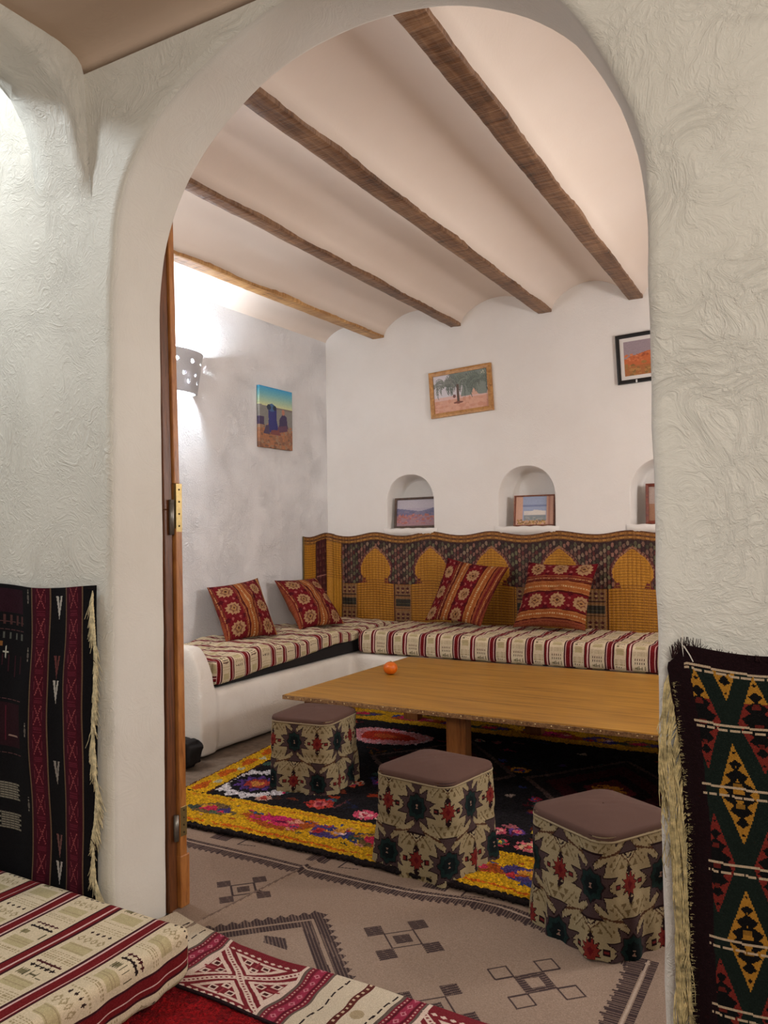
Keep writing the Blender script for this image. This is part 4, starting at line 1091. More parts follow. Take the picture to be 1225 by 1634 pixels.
Zs = 0.021 + rng.random(Xs.shape) * .009 + .004 * smooth_noise(Xs * 4, Ys * 4, 2.0)
o = grid_mesh('shaggy_rug', Xs, Ys, Zs, sc.a, M_SHAG, skirt=(0, 0, -0.012), smooth=False)
tag(o, 'shaggy rug with bright yellow flowered border and dark field under the low table', 'rug')

# runner lying across the doorway
rn = Cv(-2.17, 1.80, -0.30, 2.20, 0.0028, (206, 190, 166))
RD2, PK, GR = (122, 30, 46), (206, 160, 150), (98, 82, 74)
def Xr(x, y): return x
def dotted(x, c, w=.005): rn.line((x, 1.8), (x, 2.2), w, c, (.018, .008))
def redband(x0, x1):
    rn.rect(x0, 1.8, x1, 2.2, RD2); w = x1 - x0; rn.rect(x0, 1.8, x0 + w * .10, 2.2, GR); rn.rect(x1 - w * .10, 1.8, x1, 2.2, GR)
    dotted(x0 + w * .20, PK); dotted(x1 - w * .20, PK); m = (x0 + x1) / 2; rn.rect(m - w * .13, 1.8, m + w * .13, 2.2, (150, 44, 70))
    for y in np.arange(1.8, 2.2, .05): rn.dia(m, y, w * .12, .016, (196, 120, 130)); rn.dia(m, y, w * .05, .007, RD2)
    for f in (.30, .70): rn.rect(x0 + w * f - .002, 1.8, x0 + w * f + .002, 2.2, (84, 16, 30))
def panel(x0, x1):
    c0 = (118, 32, 40); rn.rect(x0, 1.8, x1, 2.2, c0)
    cx, cy = (x0 + x1) / 2, 1.985; hx, hy = (x1 - x0) / 2, .155; CW = (216, 190, 174)
    for (p, q) in (((x0, cy - hy), (x1, cy + hy)), ((x0, cy + hy), (x1, cy - hy))):
        n = 13
        for i in range(n * 2):
            t = (i + .5) / (n * 2); x = p[0] + (q[0] - p[0]) * t; y = p[1] + (q[1] - p[1]) * t
            rn.dia(x, y, .016, .016, CW); rn.dia(x, y, .006, .006, c0)
    for (dx, dy) in ((1, 0), (-1, 0), (0, 1), (0, -1)):
        def T_(a, b):  # a along the outward direction, b across
            return (cx + (dx * a + dy * b) * hx, cy + (dy * a + dx * b) * hy)
        P = [T_(.20, 0), T_(.96, -.70), T_(.96, .70)]
        rn.poly(P, CW); Q = [T_(.34, 0), T_(.86, -.48), T_(.86, .48)]; rn.poly(Q, c0)
        for b in (-.22, .22):
            q_ = T_(.74, b); rn.rect(q_[0] - .016, q_[1] - .016, q_[0] + .016, q_[1] + .016, CW); rn.rect(q_[0] - .009, q_[1] - .009, q_[0] + .009, q_[1] + .009, (70, 24, 24))
        q_ = T_(.50, 0); rn.rect(q_[0] - .015, q_[1] - .015, q_[0] + .015, q_[1] + .015, CW); rn.rect(q_[0] - .008, q_[1] - .008, q_[0] + .008, q_[1] + .008, (70, 24, 24))
        rn.line(T_(.66, 0), T_(.9, 0), .010, (150, 60, 66))
    for y in (cy - hy - .012, cy + hy + .012):
        for x in np.arange(x0, x1, .03): rn.dia(x, y, .012, .009, CW)
    for xx in (x0, x1): rn.rect(xx - .006, 1.8, xx + .006, 2.2, CW)
redband(-1.935, -1.835); panel(-1.83, -1.500); redband(-1.495, -1.400)
for x in (-2.08, -1.985, -1.36, -1.20): rn.line((x, 1.8), (x + .01, 2.2), .006, (44, 30, 30), (.05, .036))
rn.rect(-1.295, 1.8, -1.272, 2.2, (92, 40, 34)); rn.line((-1.283, 1.8), (-1.283, 2.2), .008, (206, 180, 150), (.03, .012))
rn.line((-2.05, 1.9), (-2.05, 2.2), .014, (50, 34, 34), (.09, .03))
redband(-1.175, -1.085); panel(-1.08, -0.76); redband(-.755, -.66)
for x in (-.6, -.5): rn.line((x, 1.8), (x, 2.2), .006, (44, 30, 30), (.05, .036))
rn.ell(-1.24, 2.0, .022, .03, (170, 150, 118)); rn.rect(-2.2, 1.80, -.2, 1.815, (34, 14, 18))
rn.jit(14)
U, Vv = np.meshgrid(np.linspace(rn.x0, rn.x1, rn.nx + 1), np.linspace(0, 1, rn.ny + 1))
top = 2.128 + .085 * np.clip((-1.78 - U) / .38, 0, 1) ** 1.3 + .007 * np.sin(U * 9); bot = 1.822 + .02 * np.sin(U * 3.3 + 1) + 0.02 * np.clip(-1.5 - U, 0, 1)
Yr = bot + Vv * (top - bot); Xr_ = U + .012 * smooth_noise(U * 2, Vv * 3, 4)
yy = rn.y0 + Vv * 0  # pattern follows the cloth
Zr = .020 + .004 * smooth_noise(U * 4, Vv * 2.0, 6.0) + .005 * np.sin(U * 14 + Vv * 2) * .5
cxs, cys = np.meshgrid(rn.xs, (np.arange(rn.ny) + .5) / rn.ny)
o = grid_mesh('kilim_runner', Xr_, Yr, Zr, rn.a, M_KILIM, skirt=(0, 0, -0.006))
tag(o, 'cream and dark red kilim runner lying across the archway threshold', 'rug')

# red shaggy rug in the near room
rr_ = Cv(-2.9, .4, -.5, 1.90, .008, (150, 16, 22))
for i in range(240):
    x, y = r5.uniform(-2.9, -.5), r5.uniform(.4, 1.84); a, b = r5.uniform(.02, .09), r5.uniform(.02, .06)
    P = [(x + a * math.cos(t) * r5.uniform(.7, 1.2), y + b * math.sin(t) * r5.uniform(.7, 1.2)) for t in np.linspace(0, 6.28, 12)[:-1]]; rr_.poly(P, r5.choice([(164, 20, 24), (132, 12, 20), (118, 10, 16), (172, 26, 26)]))
for (cx, cy, s) in ((-1.66, 1.62, .10), (-1.25, 1.1, .16), (-1.55, 1.50, .06)):
    for i in range(60):
        a = r5.uniform(0, 6.28); d = r5.uniform(.3, 1) * s; rr_.ell(cx + d * math.cos(a), cy + d * .8 * math.sin(a), .013, .012, r5.choice([(150, 90, 44), (196, 140, 70), (90, 40, 26), (170, 110, 60)]))
rr_.a *= 1 + (rng.random((rr_.ny, rr_.nx, 1)) - .5) * .3
U, Vv = np.meshgrid(np.linspace(rr_.x0, rr_.x1, rr_.nx + 1), np.linspace(rr_.y0, rr_.y1, rr_.ny + 1))
Zq = .008 + rng.random(U.shape) * .007 + .003 * smooth_noise(U * 5, Vv * 5, 1.0)
Yq = Vv + .012 * np.sin(U * 4 + .5) + (rng.random(U.shape) - .5) * .006
o = grid_mesh('shaggy_rug', U, Yq, Zq, rr_.a, M_SHAG, skirt=(0, 0, -0.007), smooth=False)
tag(o, 'deep red shaggy rug beside the foreground mattress', 'rug')

# ================================================================== FOREGROUND MATTRESS
fcv = cover_canvas(0.405, 1.35, 0.068, 0.062, 0.0025, True, 2)
class Off:
    def __init__(s, c, ox, oy): s.c, s.ox, s.oy = c, ox, oy
    def at(s, x, y, wrap=False): return s.c.at(x + s.ox, y + s.oy, wrap)
e = empty('floor_mattress', (-2.585, 1.155, 0.020), 'floor mattress in the near room, cream and dark red striped cover', 'mattress', None)
def fm(V, lx, ly, lz):
    side = np.clip((lz - V[:, 2]) / lz, 0, 1)
    V[:, 0] += (V[:, 0] > lx / 2 - .02) * (.006 * np.sin(V[:, 1] * 24) + .004 * np.sin(V[:, 1] * 57)) * side ** .5 - .004
    V[:, 2] += smooth_noise(V[:, 0] * 3, V[:, 1] * 3, 2.0) * .004 * (1 - side)
    V[:, 0] += .006 * np.sin(V[:, 1] * 5)
    return V
# stripes: centred at x = -1.90, -2.11, -2.31, -2.52 on top; the end stripe hangs on the side
box_cloth('mattress_cover', (1.60, 1.50, 0.162), 0.0036, 0.032, Off(fcv, 0.155, 0.3), M_CLOTH, e, fm)
FM = e

# ================================================================== TEXTILES ON THE NEAR WALL
def strands(name, bases, m, parent, rad=0.0016, seg=7):
    """bases: list of (start, [points]) polylines -> three sided threads in one mesh"""
    V_, F_ = [], []
    for pts in bases:
        n = len(pts); b0 = len(V_)
        for i, p in enumerate(pts):
            w = rad * (1 - .5 * i / n)
            for a in (0, 2.09, 4.19): V_.append((p[0] + w * math.cos(a), p[1] + w * math.sin(a), p[2]))
        for i in range(n - 1):
            for a in range(3): F_.append((b0 + i * 3 + a, b0 + i * 3 + (a + 1) % 3, b0 + i * 3 + 3 + (a + 1) % 3, b0 + i * 3 + 3 + a))
    me = bpy.data.meshes.new(name); me.from_pydata(V_, [], F_); return link(name, me, m, parent, True)
M_YARN = mat_plain('cream_yarn', (196, 176, 128), 0.9, nscale=60, bump=0.0, var=.35, spec=.1)
M_YARNL = mat_plain('pale_yarn', (222, 206, 166), 0.9, nscale=60, bump=0.0, var=.25, spec=.1)
M_PINKY = mat_plain('dark_yarn', (44, 26, 26), 0.9, nscale=80, bump=0.0, var=.3, spec=.1)

lt = Cv(-3.25, .05, -2.265, 1.225, .003, (16, 13, 16))
TAN, MAR = (116, 90, 66), (66, 16, 30)
def xband(x0, x1):
    lt.rect(x0, 0, x1, 1.3, MAR); w = x1 - x0; m = (x0 + x1) / 2
    for x in (x0, x1): lt.rect(x - .003, 0, x + .003, 1.3, TAN)
    lt.rect(x0 + w * .24, 0, x1 - w * .24, 1.3, (78, 14, 30))
    for k, z in enumerate(np.arange(.08, 1.2, .107)):
        hw = w * .20
        lt.line((m - hw, z), (m + hw, z + .07), .0045, (170, 84, 84), (.009, .006)); lt.line((m + hw, z), (m - hw, z + .07), .0045, (160, 74, 78), (.009, .006))
        for i in range(3): lt.line((m - hw, z + .082 + i * .007), (m + hw, z + .082 + i * .007), .003, (110, 34, 50))
        for s in (-1, 1): lt.rect(m + s * hw * 1.25 - .002, z + .02, m + s * hw * 1.25 + .002, z + .05, (120, 50, 60))
xband(-2.425, -2.325); xband(-2.600, -2.515)
for z, c in ((1.155, (196, 188, 176)), (.85, (196, 188, 176)), (.94, (110, 60, 56)), (.56, (150, 140, 130)), (.30, (120, 80, 74)), (.205, (190, 180, 170))):
    lt.poly([(-2.487, z + .04), (-2.474, z + .04), (-2.468, z - .005), (-2.463, z + .04), (-2.452, z + .04), (-2.468, z - .045)], c)
for z in (1.165, .95, .67, .40): lt.line((-2.625, z), (-2.625, z + .05), .004, (150, 140, 126), (.012, .008)); lt.ell(-2.625, z + .022, .006, .012, (110, 100, 92))
for x0 in (-3.25, -2.88):      # big figured panel at the left
    pass
for z0, z1, c in ((1.12, 1.21, (46, 16, 28)), (.62, .78, (44, 16, 24))): lt.rect(-3.25, z0, -2.665, z1, c)
for z in (1.085, 1.055, .795, .595): lt.line((-3.25, z), (-2.66, z), .004, (96, 62, 62), (.03, .024))
for x in np.arange(-3.2, -2.66, .035):
    lt.rect(x, 1.075, x + .012, 1.11, (84, 52, 48)); lt.rect(x, 1.02, x + .010, 1.045, (96, 96, 88)); lt.rect(x, .9 + .02 * math.sin(x * 40), x + .006, .96, (60, 24, 32))
for x in (-2.76, -2.95, -3.12): lt.line((x, .95), (x, .99), .006, (200, 196, 180)); lt.line((x - .012, .97), (x + .012, .97), .006, (190, 186, 170)); lt.rect(x - .05, .99, x - .02, 1.01, (146, 96, 50))
for x in (-2.79, -3.0): lt.line((x, .66), (x, .74), .008, (150, 140, 130)); lt.line((x + .06, .66), (x + .11, .66), .006, (160, 130, 116)); lt.rect(x + .04, .64, x + .044, .77, (90, 24, 40))
for zc in (.455, .345):
    for x0, x1 in ((-2.80, -2.685), (-2.97, -2.85), (-3.15, -3.02)):
        for i in range(7): lt.line((x0 + (.01 if i % 2 else 0), zc - .028 + i * .009), (x1 - (.01 if i % 2 else 0), zc - .028 + i * .009), .0045, (140, 132, 116))
        for i in range(5): lt.line((x0 + .01 + i * .022, zc - .03), (x0 + .01 + i * .022, zc + .03), .0025, (84, 78, 70))
lt.jit(10); lt.a = np.clip(lt.a, 4, 255)
U, Vv = np.meshgrid(np.linspace(lt.x0, lt.x1, lt.nx + 1), np.linspace(lt.y0, lt.y1, lt.ny + 1))
Xt = U + .012 * np.sin((Vv - .1) * 7.5) * np.clip((-2.3 - U) / .15, 0, 1)
Zt = Vv + (.008 * np.cos(U * 9 + 1)) * (Vv / 1.2)
Yt = Y0 - .016 - .006 * (1 + np.sin(U * 26)) - .004 * smooth_noise(U * 5, Vv * 4, 3)
TL_ = grid_mesh('wall_textile', Xt, Yt, Zt, lt.a, M_KILIM, skirt=(0, 0.005, 0))
tag(TL_, 'black and maroon striped tribal textile hanging on the wall left of the archway', 'wall textile')
bs = []
for i in range(520):
    z = .17 + 1.045 * ((i + rnd.random()) / 520); tuft = int(z / .085); tr = random.Random(tuft)
    lean = tr.uniform(-.035, .03); L_ = tr.uniform(.07, .13) * rnd.uniform(.7, 1.1); x = -2.266 + .006 * math.sin(z * 14); y = Y0 - .022
    p = []
    sw = lean + rnd.gauss(0, .010); up = rnd.random() < .12
    for k in range(7):
        t = k / 6; p.append((x + .012 * math.sin(t * 2.2) + sw * t ** 1.5 + rnd.gauss(0, .0008), y - .010 * math.sin(t * 3) - rnd.random() * .003, z - L_ * t * (.75 if up else 1.0)))
    bs.append(p)
fr = strands('fringe', bs, M_YARNL, TL_, .0019); fr['label'] = 'cream knotted fringe'; fr['kind'] = 'stuff'
bs = []
for j, (z, L_) in enumerate(((.99, .05), (.36, .05), (1.22, .03))):
    for i in range(8): bs.append([(-2.275 + .03 * t * (1 if j != 2 else rnd.uniform(-1, 1)) + rnd.gauss(0, .001), Y0 - .035, z - L_ * t * (.5 if j != 2 else -.3 * rnd.random())) for t in np.linspace(0, 1, 5)])
    strands('loose_threads', bs, M_PINKY, TL_, .0012)['kind'] = 'stuff'; bs = []

# right textile
rt = Cv(-.352, .18, .75, 1.128, .0026, (30, 10, 14))
FX0 = -.306
X, Z = np.meshgrid(rt.xs, rt.ys)
shift = .034 * np.clip((1.1 - Z) / .35, 0, 1) + .010 * np.clip((0.75 - Z) / .5, 0, 1)
Xs_ = X - shift
a = ((Xs_ + .238) / .117 + (Z - .815) / .315); b = ((Xs_ + .238) / .117 - (Z - .815) / .315)
ca, cb = np.floor(a + .5), np.floor(b + .5); la, lb = np.abs(a - ca) * 2, np.abs(b - cb) * 2
mx_ = np.maximum(la, lb); ser = .12 * (np.mod((a - b) * 5.5, 1.0) < .5) 
parity = np.mod(ca + cb, 2) == 0
col = np.empty(X.shape + (3,)); col[:] = (14, 12, 12)
ring = (mx_ < .70) & (mx_ > .40 - ser * 1.0 + .06 * np.sin((a + b) * 20))
col[mx_ > .70] = (22, 32, 26)
yel, rd_ = np.array((176, 122, 42)), np.array((122, 40, 32))
upper = Z > 1.02
colr = np.where((parity | upper)[..., None], yel, rd_)
toothz = np.mod((Z + .004) / .026, 1.0); d_in = .70 - mx_
tw = d_in < .05 + .26 * (1 - np.abs(2 * toothz - 1)) ** 1.0
tw |= (mx_ < .22) & (toothz > .5) & parity
ring = (mx_ < .70)
col = np.where((ring & tw)[..., None], colr, col)
core = (mx_ < .40) & (np.abs(np.mod(Z / .045, 1) - .5) < .12) & (np.abs(a + b - ca - cb) < .16)
col = np.where(core[..., None], colr * .8, col)
inside = (X > FX0 + shift * .9) & (Z < 1.085)
rt.a = np.where(inside[..., None], col, np.array((28, 9, 13.)))
def weft(z, two=.010):
    for d in (0, -two):
        for j in range(rt.nx):
            x = rt.xs[j]; zz_ = z + d - .035 * (x - FX0) * 1.0
            s0 = .034 * max(0, min(1, (1.1 - zz_) / .35))
            if x < FX0 + s0 - .012: continue
            if int((x * 200)) % 5 == 0 and d: continue
            i = int((zz_ - rt.y0) / rt.dy)
            if 0 <= i < rt.ny - 1: rt.a[i:i + 2, j] = (196, 170, 140)
for z, tw_ in ((1.088, .009), (.966, .010), (.828, .019), (.660, .019), (.495, .018), (.345, .018)): weft(z, tw_)
rt.jit(10); rt.a = np.clip(rt.a, 4, 255)
U, Vv = np.meshgrid(np.linspace(rt.x0, rt.x1, rt.nx + 1), np.linspace(rt.y0, rt.y1, rt.ny + 1))
tz = np.clip((1.128 - Vv) / .9, 0, 1)
edge = .050 * np.clip((1.05 - Vv) / .33, 0, 1) ** 1.0 + .0 * tz      # left border curls inwards lower down
e2 = np.clip((-0.26 - U) / .09, 0, 1)
Xt = U + .026 * np.clip((1.09 - Vv) / .35, 0, 1) * e2 + .004 * np.sin(Vv * 22) * e2
corner = np.clip((-.31 - U) / .04, 0, 1) * np.clip((Vv - 1.06) / .07, 0, 1)
Zt = Vv + .010 * np.sin(U * 16 + 1.0) * np.clip((Vv - .9) / .2, 0, 1) - .045 * corner
Yt = Y0 - .018 - .007 * (1 + np.sin(U * 21 + Vv)) - .005 * smooth_noise(U * 6, Vv * 5, 8)
TR_ = grid_mesh('wall_textile', Xt, Yt, Zt, rt.a, M_KILIM, skirt=(0, .006, 0))
tag(TR_, 'dark textile with yellow and red stepped diamonds hanging right of the archway', 'wall textile')
bs = []
for i in range(165):
    z = 1.085 - .80 * (i / 165) ** 1.1 * rnd.uniform(.96, 1.04); base = -.346 + .024 * min(1, max(0, (1.09 - z) / .35))
    tuft = random.Random(int(z / .035)); L_ = tuft.uniform(.20, .42) * rnd.uniform(.85, 1.05); tx_ = tuft.gauss(-.008, .009) + rnd.gauss(0, .0022); p = []; cv_ = tuft.gauss(0, .008) + rnd.gauss(0, .002); w1 = rnd.uniform(5, 14)
    n = 9
    for k in range(n):
        t = k / (n - 1)
        zz_ = z - L_ * t
        if zz_ < .03: zz_ = .03 + rnd.random() * .004
        x = base + (-.012 if t > 0 else 0) + tx_ * min(1, t * 3) + cv_ * math.sin(t * w1) * .6 + .022 * min(1, max(0, (z - zz_) / .5)) * (1.09 - z)
        x = max(x, -.381 + .0006 * (i % 5))
        p.append((x, Y0 - .020 - .012 * math.sin(t * 3) - rnd.random() * .003, zz_))
    bs.append(p)
fr = strands('fringe', bs, M_YARN, TR_, .0019); fr['label'] = 'long cream fringe hanging down'; fr['kind'] = 'stuff'
bs = []
for i in range(260):     # short nap along the selvedge and the ragged top
    z = .25 + .80 * rnd.random(); base = -.350 + .028 * min(1, max(0, (1.09 - z) / .35)); p = []
    for k in range(4): t = k / 3; p.append((base + .006 + .014 * t * rnd.uniform(-.5, 1), Y0 - .034 - .002 * t, z + .004 * t))
    bs.append(p)
strands('knotted_edge', bs, M_YARN, TR_, .0012)['kind'] = 'stuff'
bs = []
for i in range(160):
    x = -.345 + .60 * rnd.random() ** 2; z0 = 1.118 + .010 * math.sin(x * 16 + 1) - .03 * max(0, (-.32 - x) / .03); p = []
    a = rnd.uniform(.3, 2.6)
    for k in range(4): t = k / 3; p.append((x + .016 * t * math.cos(a), Y0 - .024, z0 + (.018 * t * math.sin(a)) * (1.6 if x < -.28 else .8)))
    bs.append(p)
strands('ragged_edge', bs, M_PINKY, TR_, .0013)['kind'] = 'stuff'
strands('loose_thread', [[(-.318, Y0 - .03, 1.11), (-.322, Y0 - .03, 1.14), (-.320, Y0 - .03, 1.17)], [(-.318, Y0 - .034, 1.135), (-.305, Y0 - .036, 1.115), (-.298, Y0 - .035, 1.10)]], mat_plain('white_thread', (220, 210, 196), .8, bump=0), TR_, .0022)

# ================================================================== PICTURES
def picture(name, cen, w, h, fw, depth, normal, tilt, cv, frame_mat, label, lean=0.0, mat_c=None, mat_w=0.0, cat='picture', group=None):
    """framed picture; local x right, z up, faces -y; normal = rotation about z"""
    e = empty(name, cen, label, cat, group); e.rotation_mode = 'XYZ'
    e.matrix_world = Matrix.Translation(cen) @ Matrix.Rotation(normal, 4, 'Z') @ Matrix.Rotation(lean, 4, 'X') @ Matrix.Rotation(tilt, 4, 'Y')
    bm = bmesh.new(); hw, hh = w / 2, h / 2
    O_ = [(-hw, -hh), (hw, -hh), (hw, hh), (-hw, hh)]; I_ = [(-hw + fw, -hh + fw), (hw - fw, -hh + fw), (hw - fw, hh - fw), (-hw + fw, hh - fw)]
    ob = [bm.verts.new((x, 0, z)) for x, z in O_]; of = [bm.verts.new((x * .995, -depth, z * .995)) for x, z in O_]
    om = [bm.verts.new((x * .6 + a * .4, -depth - .002, z * .6 + b * .4)) for (x, z), (a, b) in zip(O_, I_)]
    if_ = [bm.verts.new((x, -depth + .002, z)) for x, z in I_]; ib = [bm.verts.new((x, -depth + .010, z)) for x, z in I_]
    for i in range(4):
        j = (i + 1) % 4
        for a, b in ((ob, of), (of, om), (om, if_), (if_, ib)): bm.faces.new((a[i], a[j], b[j], b[i]))
    bm.faces.new(ob)
    link('frame', bm_mesh(bm, 'frame'), frame_mat, e)
    iw, ih = hw - fw, hh - fw
    if mat_w:
        U, Vv = np.meshgrid(np.linspace(-iw, iw, 3), np.linspace(-ih, ih, 3))
        grid_mesh('mount', U, U * 0 - depth + .0125, Vv, np.tile(np.array(mat_c, float), (2, 2, 1)), M_PRINT, e, False)
        iw -= mat_w; ih -= mat_w
    U, Vv = np.meshgrid(np.linspace(-iw, iw, cv.nx + 1), np.linspace(-ih, ih, cv.ny + 1))
    grid_mesh('print', U, U * 0 - depth + (.0105 if mat_w else .012), Vv, cv.a, M_PRINT, e, False)
    return e
def mottled(c, x0, y0, x1, y1, cols, n, s, r):
    for _ in range(n):
        x, y = r.uniform(x0, x1), r.uniform(y0, y1); c.ell(x, y, s * r.uniform(.5, 1.5), s * r.uniform(.3, 1), r.choice(cols))
r6 = random.Random(4)
# palm grove
pc = Cv(0, 0, 1, .68, .0075, (206, 200, 206))
pc.rect(0, 0, 1, .26, (206, 154, 132)); pc.rect(0, .22, 1, .28, (214, 176, 168)); mottled(pc, 0, 0, 1, .2, [(200, 142, 118), (212, 160, 136)], 60, .04, r6)
def palm(x, y, s, n, col):
    for i in range(n):
        a = r6.uniform(-.3, math.pi + .3); L_ = s * r6.uniform(.6, 1); px, py = x, y
        for k in range(9):
            t = k / 9; nx_, ny_ = px + L_ / 9 * math.cos(a), py + L_ / 9 * math.sin(a); a += (-.30 if math.cos(a) > 0 else .30) * (.6 + t)
            pc.line((px, py), (nx_, ny_), .018 * (1.2 - t), col)
            pc.line((nx_, ny_), (nx_ + .02, ny_ - .05 * s / .3), .010, tuple(v * .8 for v in col)); px, py = nx_, ny_
pc.poly([(.5, .25), (.98, .24), (1, .68), (.6, .68)], (124, 132, 124)); pc.poly([(.68, .25), (.82, .25), (.75, .38)], (206, 160, 140)); pc.ell(.80, .55, .06, .05, (206, 206, 206)); pc.ell(.92, .62, .05, .04, (180, 180, 160))
pc.poly([(.30, .68), (.6, .68), (.5, .4), (.42, .42)], (118, 126, 118))
palm(.45, .50, .34, 26, (110, 118, 110)); palm(.62, .56, .34, 24, (124, 132, 120)); palm(.85, .52, .36, 26, (112, 122, 112)); palm(.2, .50, .3, 14, (134, 136, 128)); palm(.02, .5, .25, 10, (140, 142, 134))
pc.poly([(.43, .15), (.47, .15), (.475, .48), (.43, .48)], (86, 66, 56)); pc.ell(.45, .15, .09, .02, (120, 70, 56)); pc.ell(.38, .27, .03, .03, (110, 70, 66)); pc.jit(10)
M_FRAMEY = mat_wood('light_oak_frame', (160, 108, 50), (194, 142, 78), (14, 14, 14), 0.4, 0.2)
picture('framed_picture', (-2.895, YB - .002, 2.643), .60, .415, .040, .028, 0, -math.radians(3.0), pc, M_FRAMEY, 'oak framed picture of palm trees on pink sand, hung on the back wall')
# black framed desert
dc = Cv(0, 0, 1, .72, .012, (150, 134, 142)); dc.rect(0, 0, 1, .36, (160, 100, 58)); dc.poly([(0, .34), (.1, .40), (.25, .43), (.4, .47), (.6, .50), (.8, .47), (1, .42), (1, .2), (0, .2)], (184, 98, 56))
mottled(dc, 0, .30, 1, .44, [(196, 112, 70), (156, 78, 46), (206, 130, 90)], 60, .025, r6); mottled(dc, 0, 0, 1, .26, [(150, 110, 60), (128, 96, 54), (170, 122, 70)], 60, .035, r6); dc.jit(10)
M_FRAMEB = mat_plain('black_frame', (18, 18, 20), .35, bump=0.05, spec=.5)
e = picture('framed_picture', (-1.262, YB - .002, 2.762), .535, .395, .030, .026, 0, -math.radians(2.2), dc, M_FRAMEB, 'black framed picture of an orange desert village, high on the back wall', mat_c=(220, 214, 210), mat_w=.030)
box('frame_clip', (-.125, -.030, -.197), (-.113, -.026, -.175), mat_plain('white_clip', (220, 220, 220), .5, bump=0), e)
# niche pictures
n1 = Cv(0, 0, 1, .62, .012, (168, 158, 172)); n1.rect(0, .42, 1, .62, (176, 168, 178)); n1.poly([(0, .42), (.3, .38), (.6, .34), (1, .44), (1, .2), (0, .2)], (104, 100, 130)); n1.rect(0, 0, 1, .24, (150, 112, 118)); mottled(n1, 0, .03, 1, .28, [(178, 112, 104), (140, 100, 116), (160, 90, 80)], 90, .03, r6); mottled(n1, 0, .26, 1, .34, [(96, 92, 120), (120, 108, 130)], 40, .03, r6); n1.jit(10)
M_FRAMED = mat_wood('dark_niche_frame', (60, 42, 34), (92, 68, 54), (20, 20, 20), 0.4, 0.2)
picture('framed_picture', (-3.40, 6.585, 1.583), .44, .285, .020, .018, math.radians(4), -math.radians(0.8), n1, M_FRAMED, 'dark framed landscape picture leaning in the left wall niche', lean=-math.radians(8))
n2 = Cv(0, 0, 1, .86, .014, (196, 150, 126)); n2.rect(.20, .12, .82, .86, (150, 160, 188)); n2.rect(.2, .55, .82, .60, (116, 126, 160)); n2.rect(.22, .28, .80, .42, (206, 196, 190)); n2.rect(.22, .12, .8, .30, (130, 134, 138)); n2.poly([(.3, .30), (.5, .46), (.75, .42), (.78, .3)], (212, 202, 192))
mottled(n2, .05, .02, .78, .15, [(170, 128, 60), (140, 98, 44), (190, 150, 84), (110, 76, 40)], 90, .025, r6); mottled(n2, .25, .14, .78, .24, [(120, 130, 130), (150, 150, 146)], 30, .03, r6); n2.rect(.0, 0, .02, .86, (150, 84, 64)); n2.rect(.86, 0, .92, .86, (176, 120, 98)); n2.jit(10)
M_FRAMER = mat_wood('red_brown_frame', (112, 64, 48), (146, 92, 70), (20, 20, 20), 0.4, 0.2)
picture('framed_picture', (-2.275, 6.60, 1.572), .37, .268, .012, .022, math.radians(-3), 0, n2, M_FRAMER, 'small pinkish picture of a pale building leaning in the middle niche', lean=-math.radians(7))
n3 = Cv(0, 0, 1, .8, .02, (170, 150, 140)); n3.rect(0, 0, 1, .4, (150, 110, 86)); n3.jit(10)
picture('framed_picture', (-1.16, 6.60, 1.60), .38, .325, .026, .022, math.radians(3), 0, n3, mat_wood('mahogany_frame', (96, 40, 28), (130, 62, 40), (20, 20, 20), 0.4, 0.2), 'red-brown framed picture in the right niche, only its edge showing', lean=-math.radians(7))
# canvas print on the left wall
cc = Cv(0, 0, .47, .54, .0055, (120, 110, 104))
for i in range(60):
    t = i / 59; z = .54 - .17 * t; c = np.array((58, 156, 206)) * (1 - t) + np.array((206, 206, 150)) * t; cc.rect(0, z - .003, .47, z, c)
cc.poly([(0, .375), (.1, .365), (.25, .35), (.47, .35), (.47, 0), (0, 0)], (128, 126, 122)); cc.rect(0, 0, .47, .17, (158, 106, 74)); mottled(cc, 0, .0, .47, .20, [(170, 110, 74), (140, 96, 72), (150, 120, 96), (120, 84, 66)], 130, .02, r6)
cc.poly([(.11, .14), (.27, .14), (.24, .25), (.235, .37), (.12, .37), (.125, .25)], (42, 46, 116)); cc.ell(.17, .36, .055, .035, (60, 96, 140)); cc.ell(.13, .36, .03, .025, (30, 44, 66)); cc.ell(.21, .36, .025, .022, (30, 44, 66))
cc.poly([(.27, .18), (.40, .19), (.385, .30), (.33, .32), (.28, .27)], (58, 46, 84)); cc.ell(.335, .335, .022, .026, (176, 116, 96)); cc.poly([(.24, .14), (.40, .17), (.38, .22), (.26, .20)], (96, 60, 84))
cc.poly([(0, .20), (.06, .20), (.06, .27), (0, .27)], (66, 52, 84)); cc.poly([(.15, .12), (.30, .12), (.27, .17), (.16, .16)], (120, 66, 66)); cc.poly([(.05, .12), (.14, .12), (.13, .2), (.09, .2)], (70, 56, 84)); cc.jit(12)
e = empty('canvas_print', (XL + .002, 5.655, 2.42), 'unframed canvas photograph of two robed people seated in the desert, on the left wall', 'picture')
U, Vv = np.meshgrid(np.linspace(-.235, .235, cc.nx + 1), np.linspace(-.265, .265, cc.ny + 1))
grid_mesh('canvas', U * 0 + .032, U, Vv, cc.a, M_PRINT, e, False, skirt=(-.030, 0, 0))

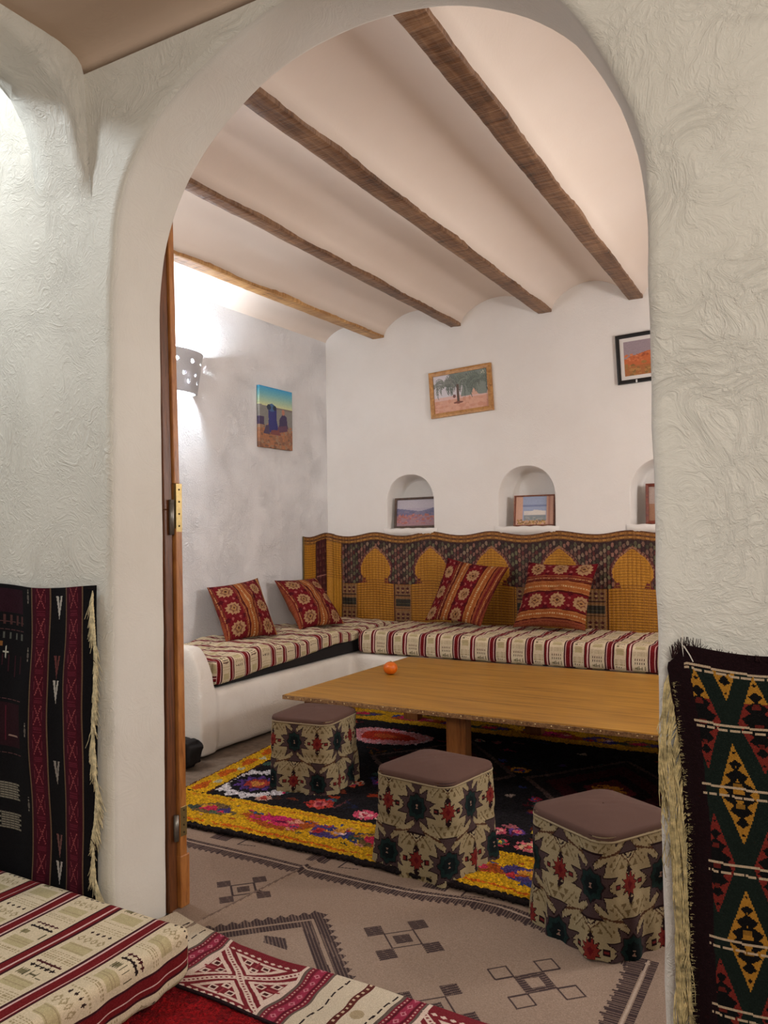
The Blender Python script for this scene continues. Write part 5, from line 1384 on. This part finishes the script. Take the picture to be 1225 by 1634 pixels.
# ================================================================== WALL SCONCE, BUNDLE
M_SC = mat_plaster('sconce_plaster', (196, 196, 200), (180, 180, 186), 0.6, 0.01, 2.5)
e = empty('wall_sconce', (XL, 4.43, 2.63), 'half-round perforated plaster wall light glowing on the left wall, beside the open door', 'wall light')
nu, nv = 150, 60; HH = .31
th = np.linspace(-math.pi / 2, math.pi / 2, nu + 1); zz2 = np.linspace(-HH / 2, HH / 2, nv + 1)
TH, ZZ = np.meshgrid(th, zz2); Rr = .215 + .055 * (ZZ + HH / 2) / HH
Xk, Yk = .62 * Rr * np.cos(TH) + .002, Rr * np.sin(TH) * 1.02
tc_, zc_ = np.meshgrid((th[1:] + th[:-1]) / 2, (zz2[1:] + zz2[:-1]) / 2)
keep = np.ones(tc_.shape, bool); arc = tc_ * .22
for k in range(-3, 4):
    for zr, off in ((.075, .3), (-.075, .15), (-.02, .75)):
        keep &= ~(((arc - (k + off) * .125) ** 2 + (zc_ - zr) ** 2) < .0165 ** 2)
skn = np.zeros(Xk.shape + (3,)); skn[..., 0] = -.016 * np.cos(TH); skn[..., 1] = -.016 * np.sin(TH)
grid_mesh('lamp_shade', Xk, Yk, ZZ, None, M_SC, e, True, keep=keep, skirt=skn)
sphere('bulb', (.10, 0, .06), .035, mat_emit('bulb_glow', (.86, .93, 1.0), 30), e, 3, (1, 1, 1.2))
cyl('bulb_socket', (.10, 0, -.03), (.10, 0, .03), .018, M_STEEL, e)
box('bracket', (.0, -.012, -.04), (.11, .012, -.028), M_STEEL, e, .002)
bm = bmesh.new(); bmesh.ops.create_icosphere(bm, subdivisions=4, radius=1)
for v in bm.verts:
    p = v.co.copy(); k = 1 + .18 * noise.noise(p * 2.2) + .05 * noise.noise(p * 7)
    sgn = lambda q: math.copysign(abs(q) ** .6, q)
    v.co = Vector((sgn(p.x) * .14 * k, sgn(p.y) * .085 * k, max(0, .085 + sgn(p.z) * .085 * k) + .006))
o = link('cloth_bundle', bm_mesh(bm, 'cloth_bundle'), M_BLACKC, None, True); o.location = (-3.52, 3.63, 0.0)
tag(o, 'black cloth bundle on the floor against the rounded bench end', 'bundle')
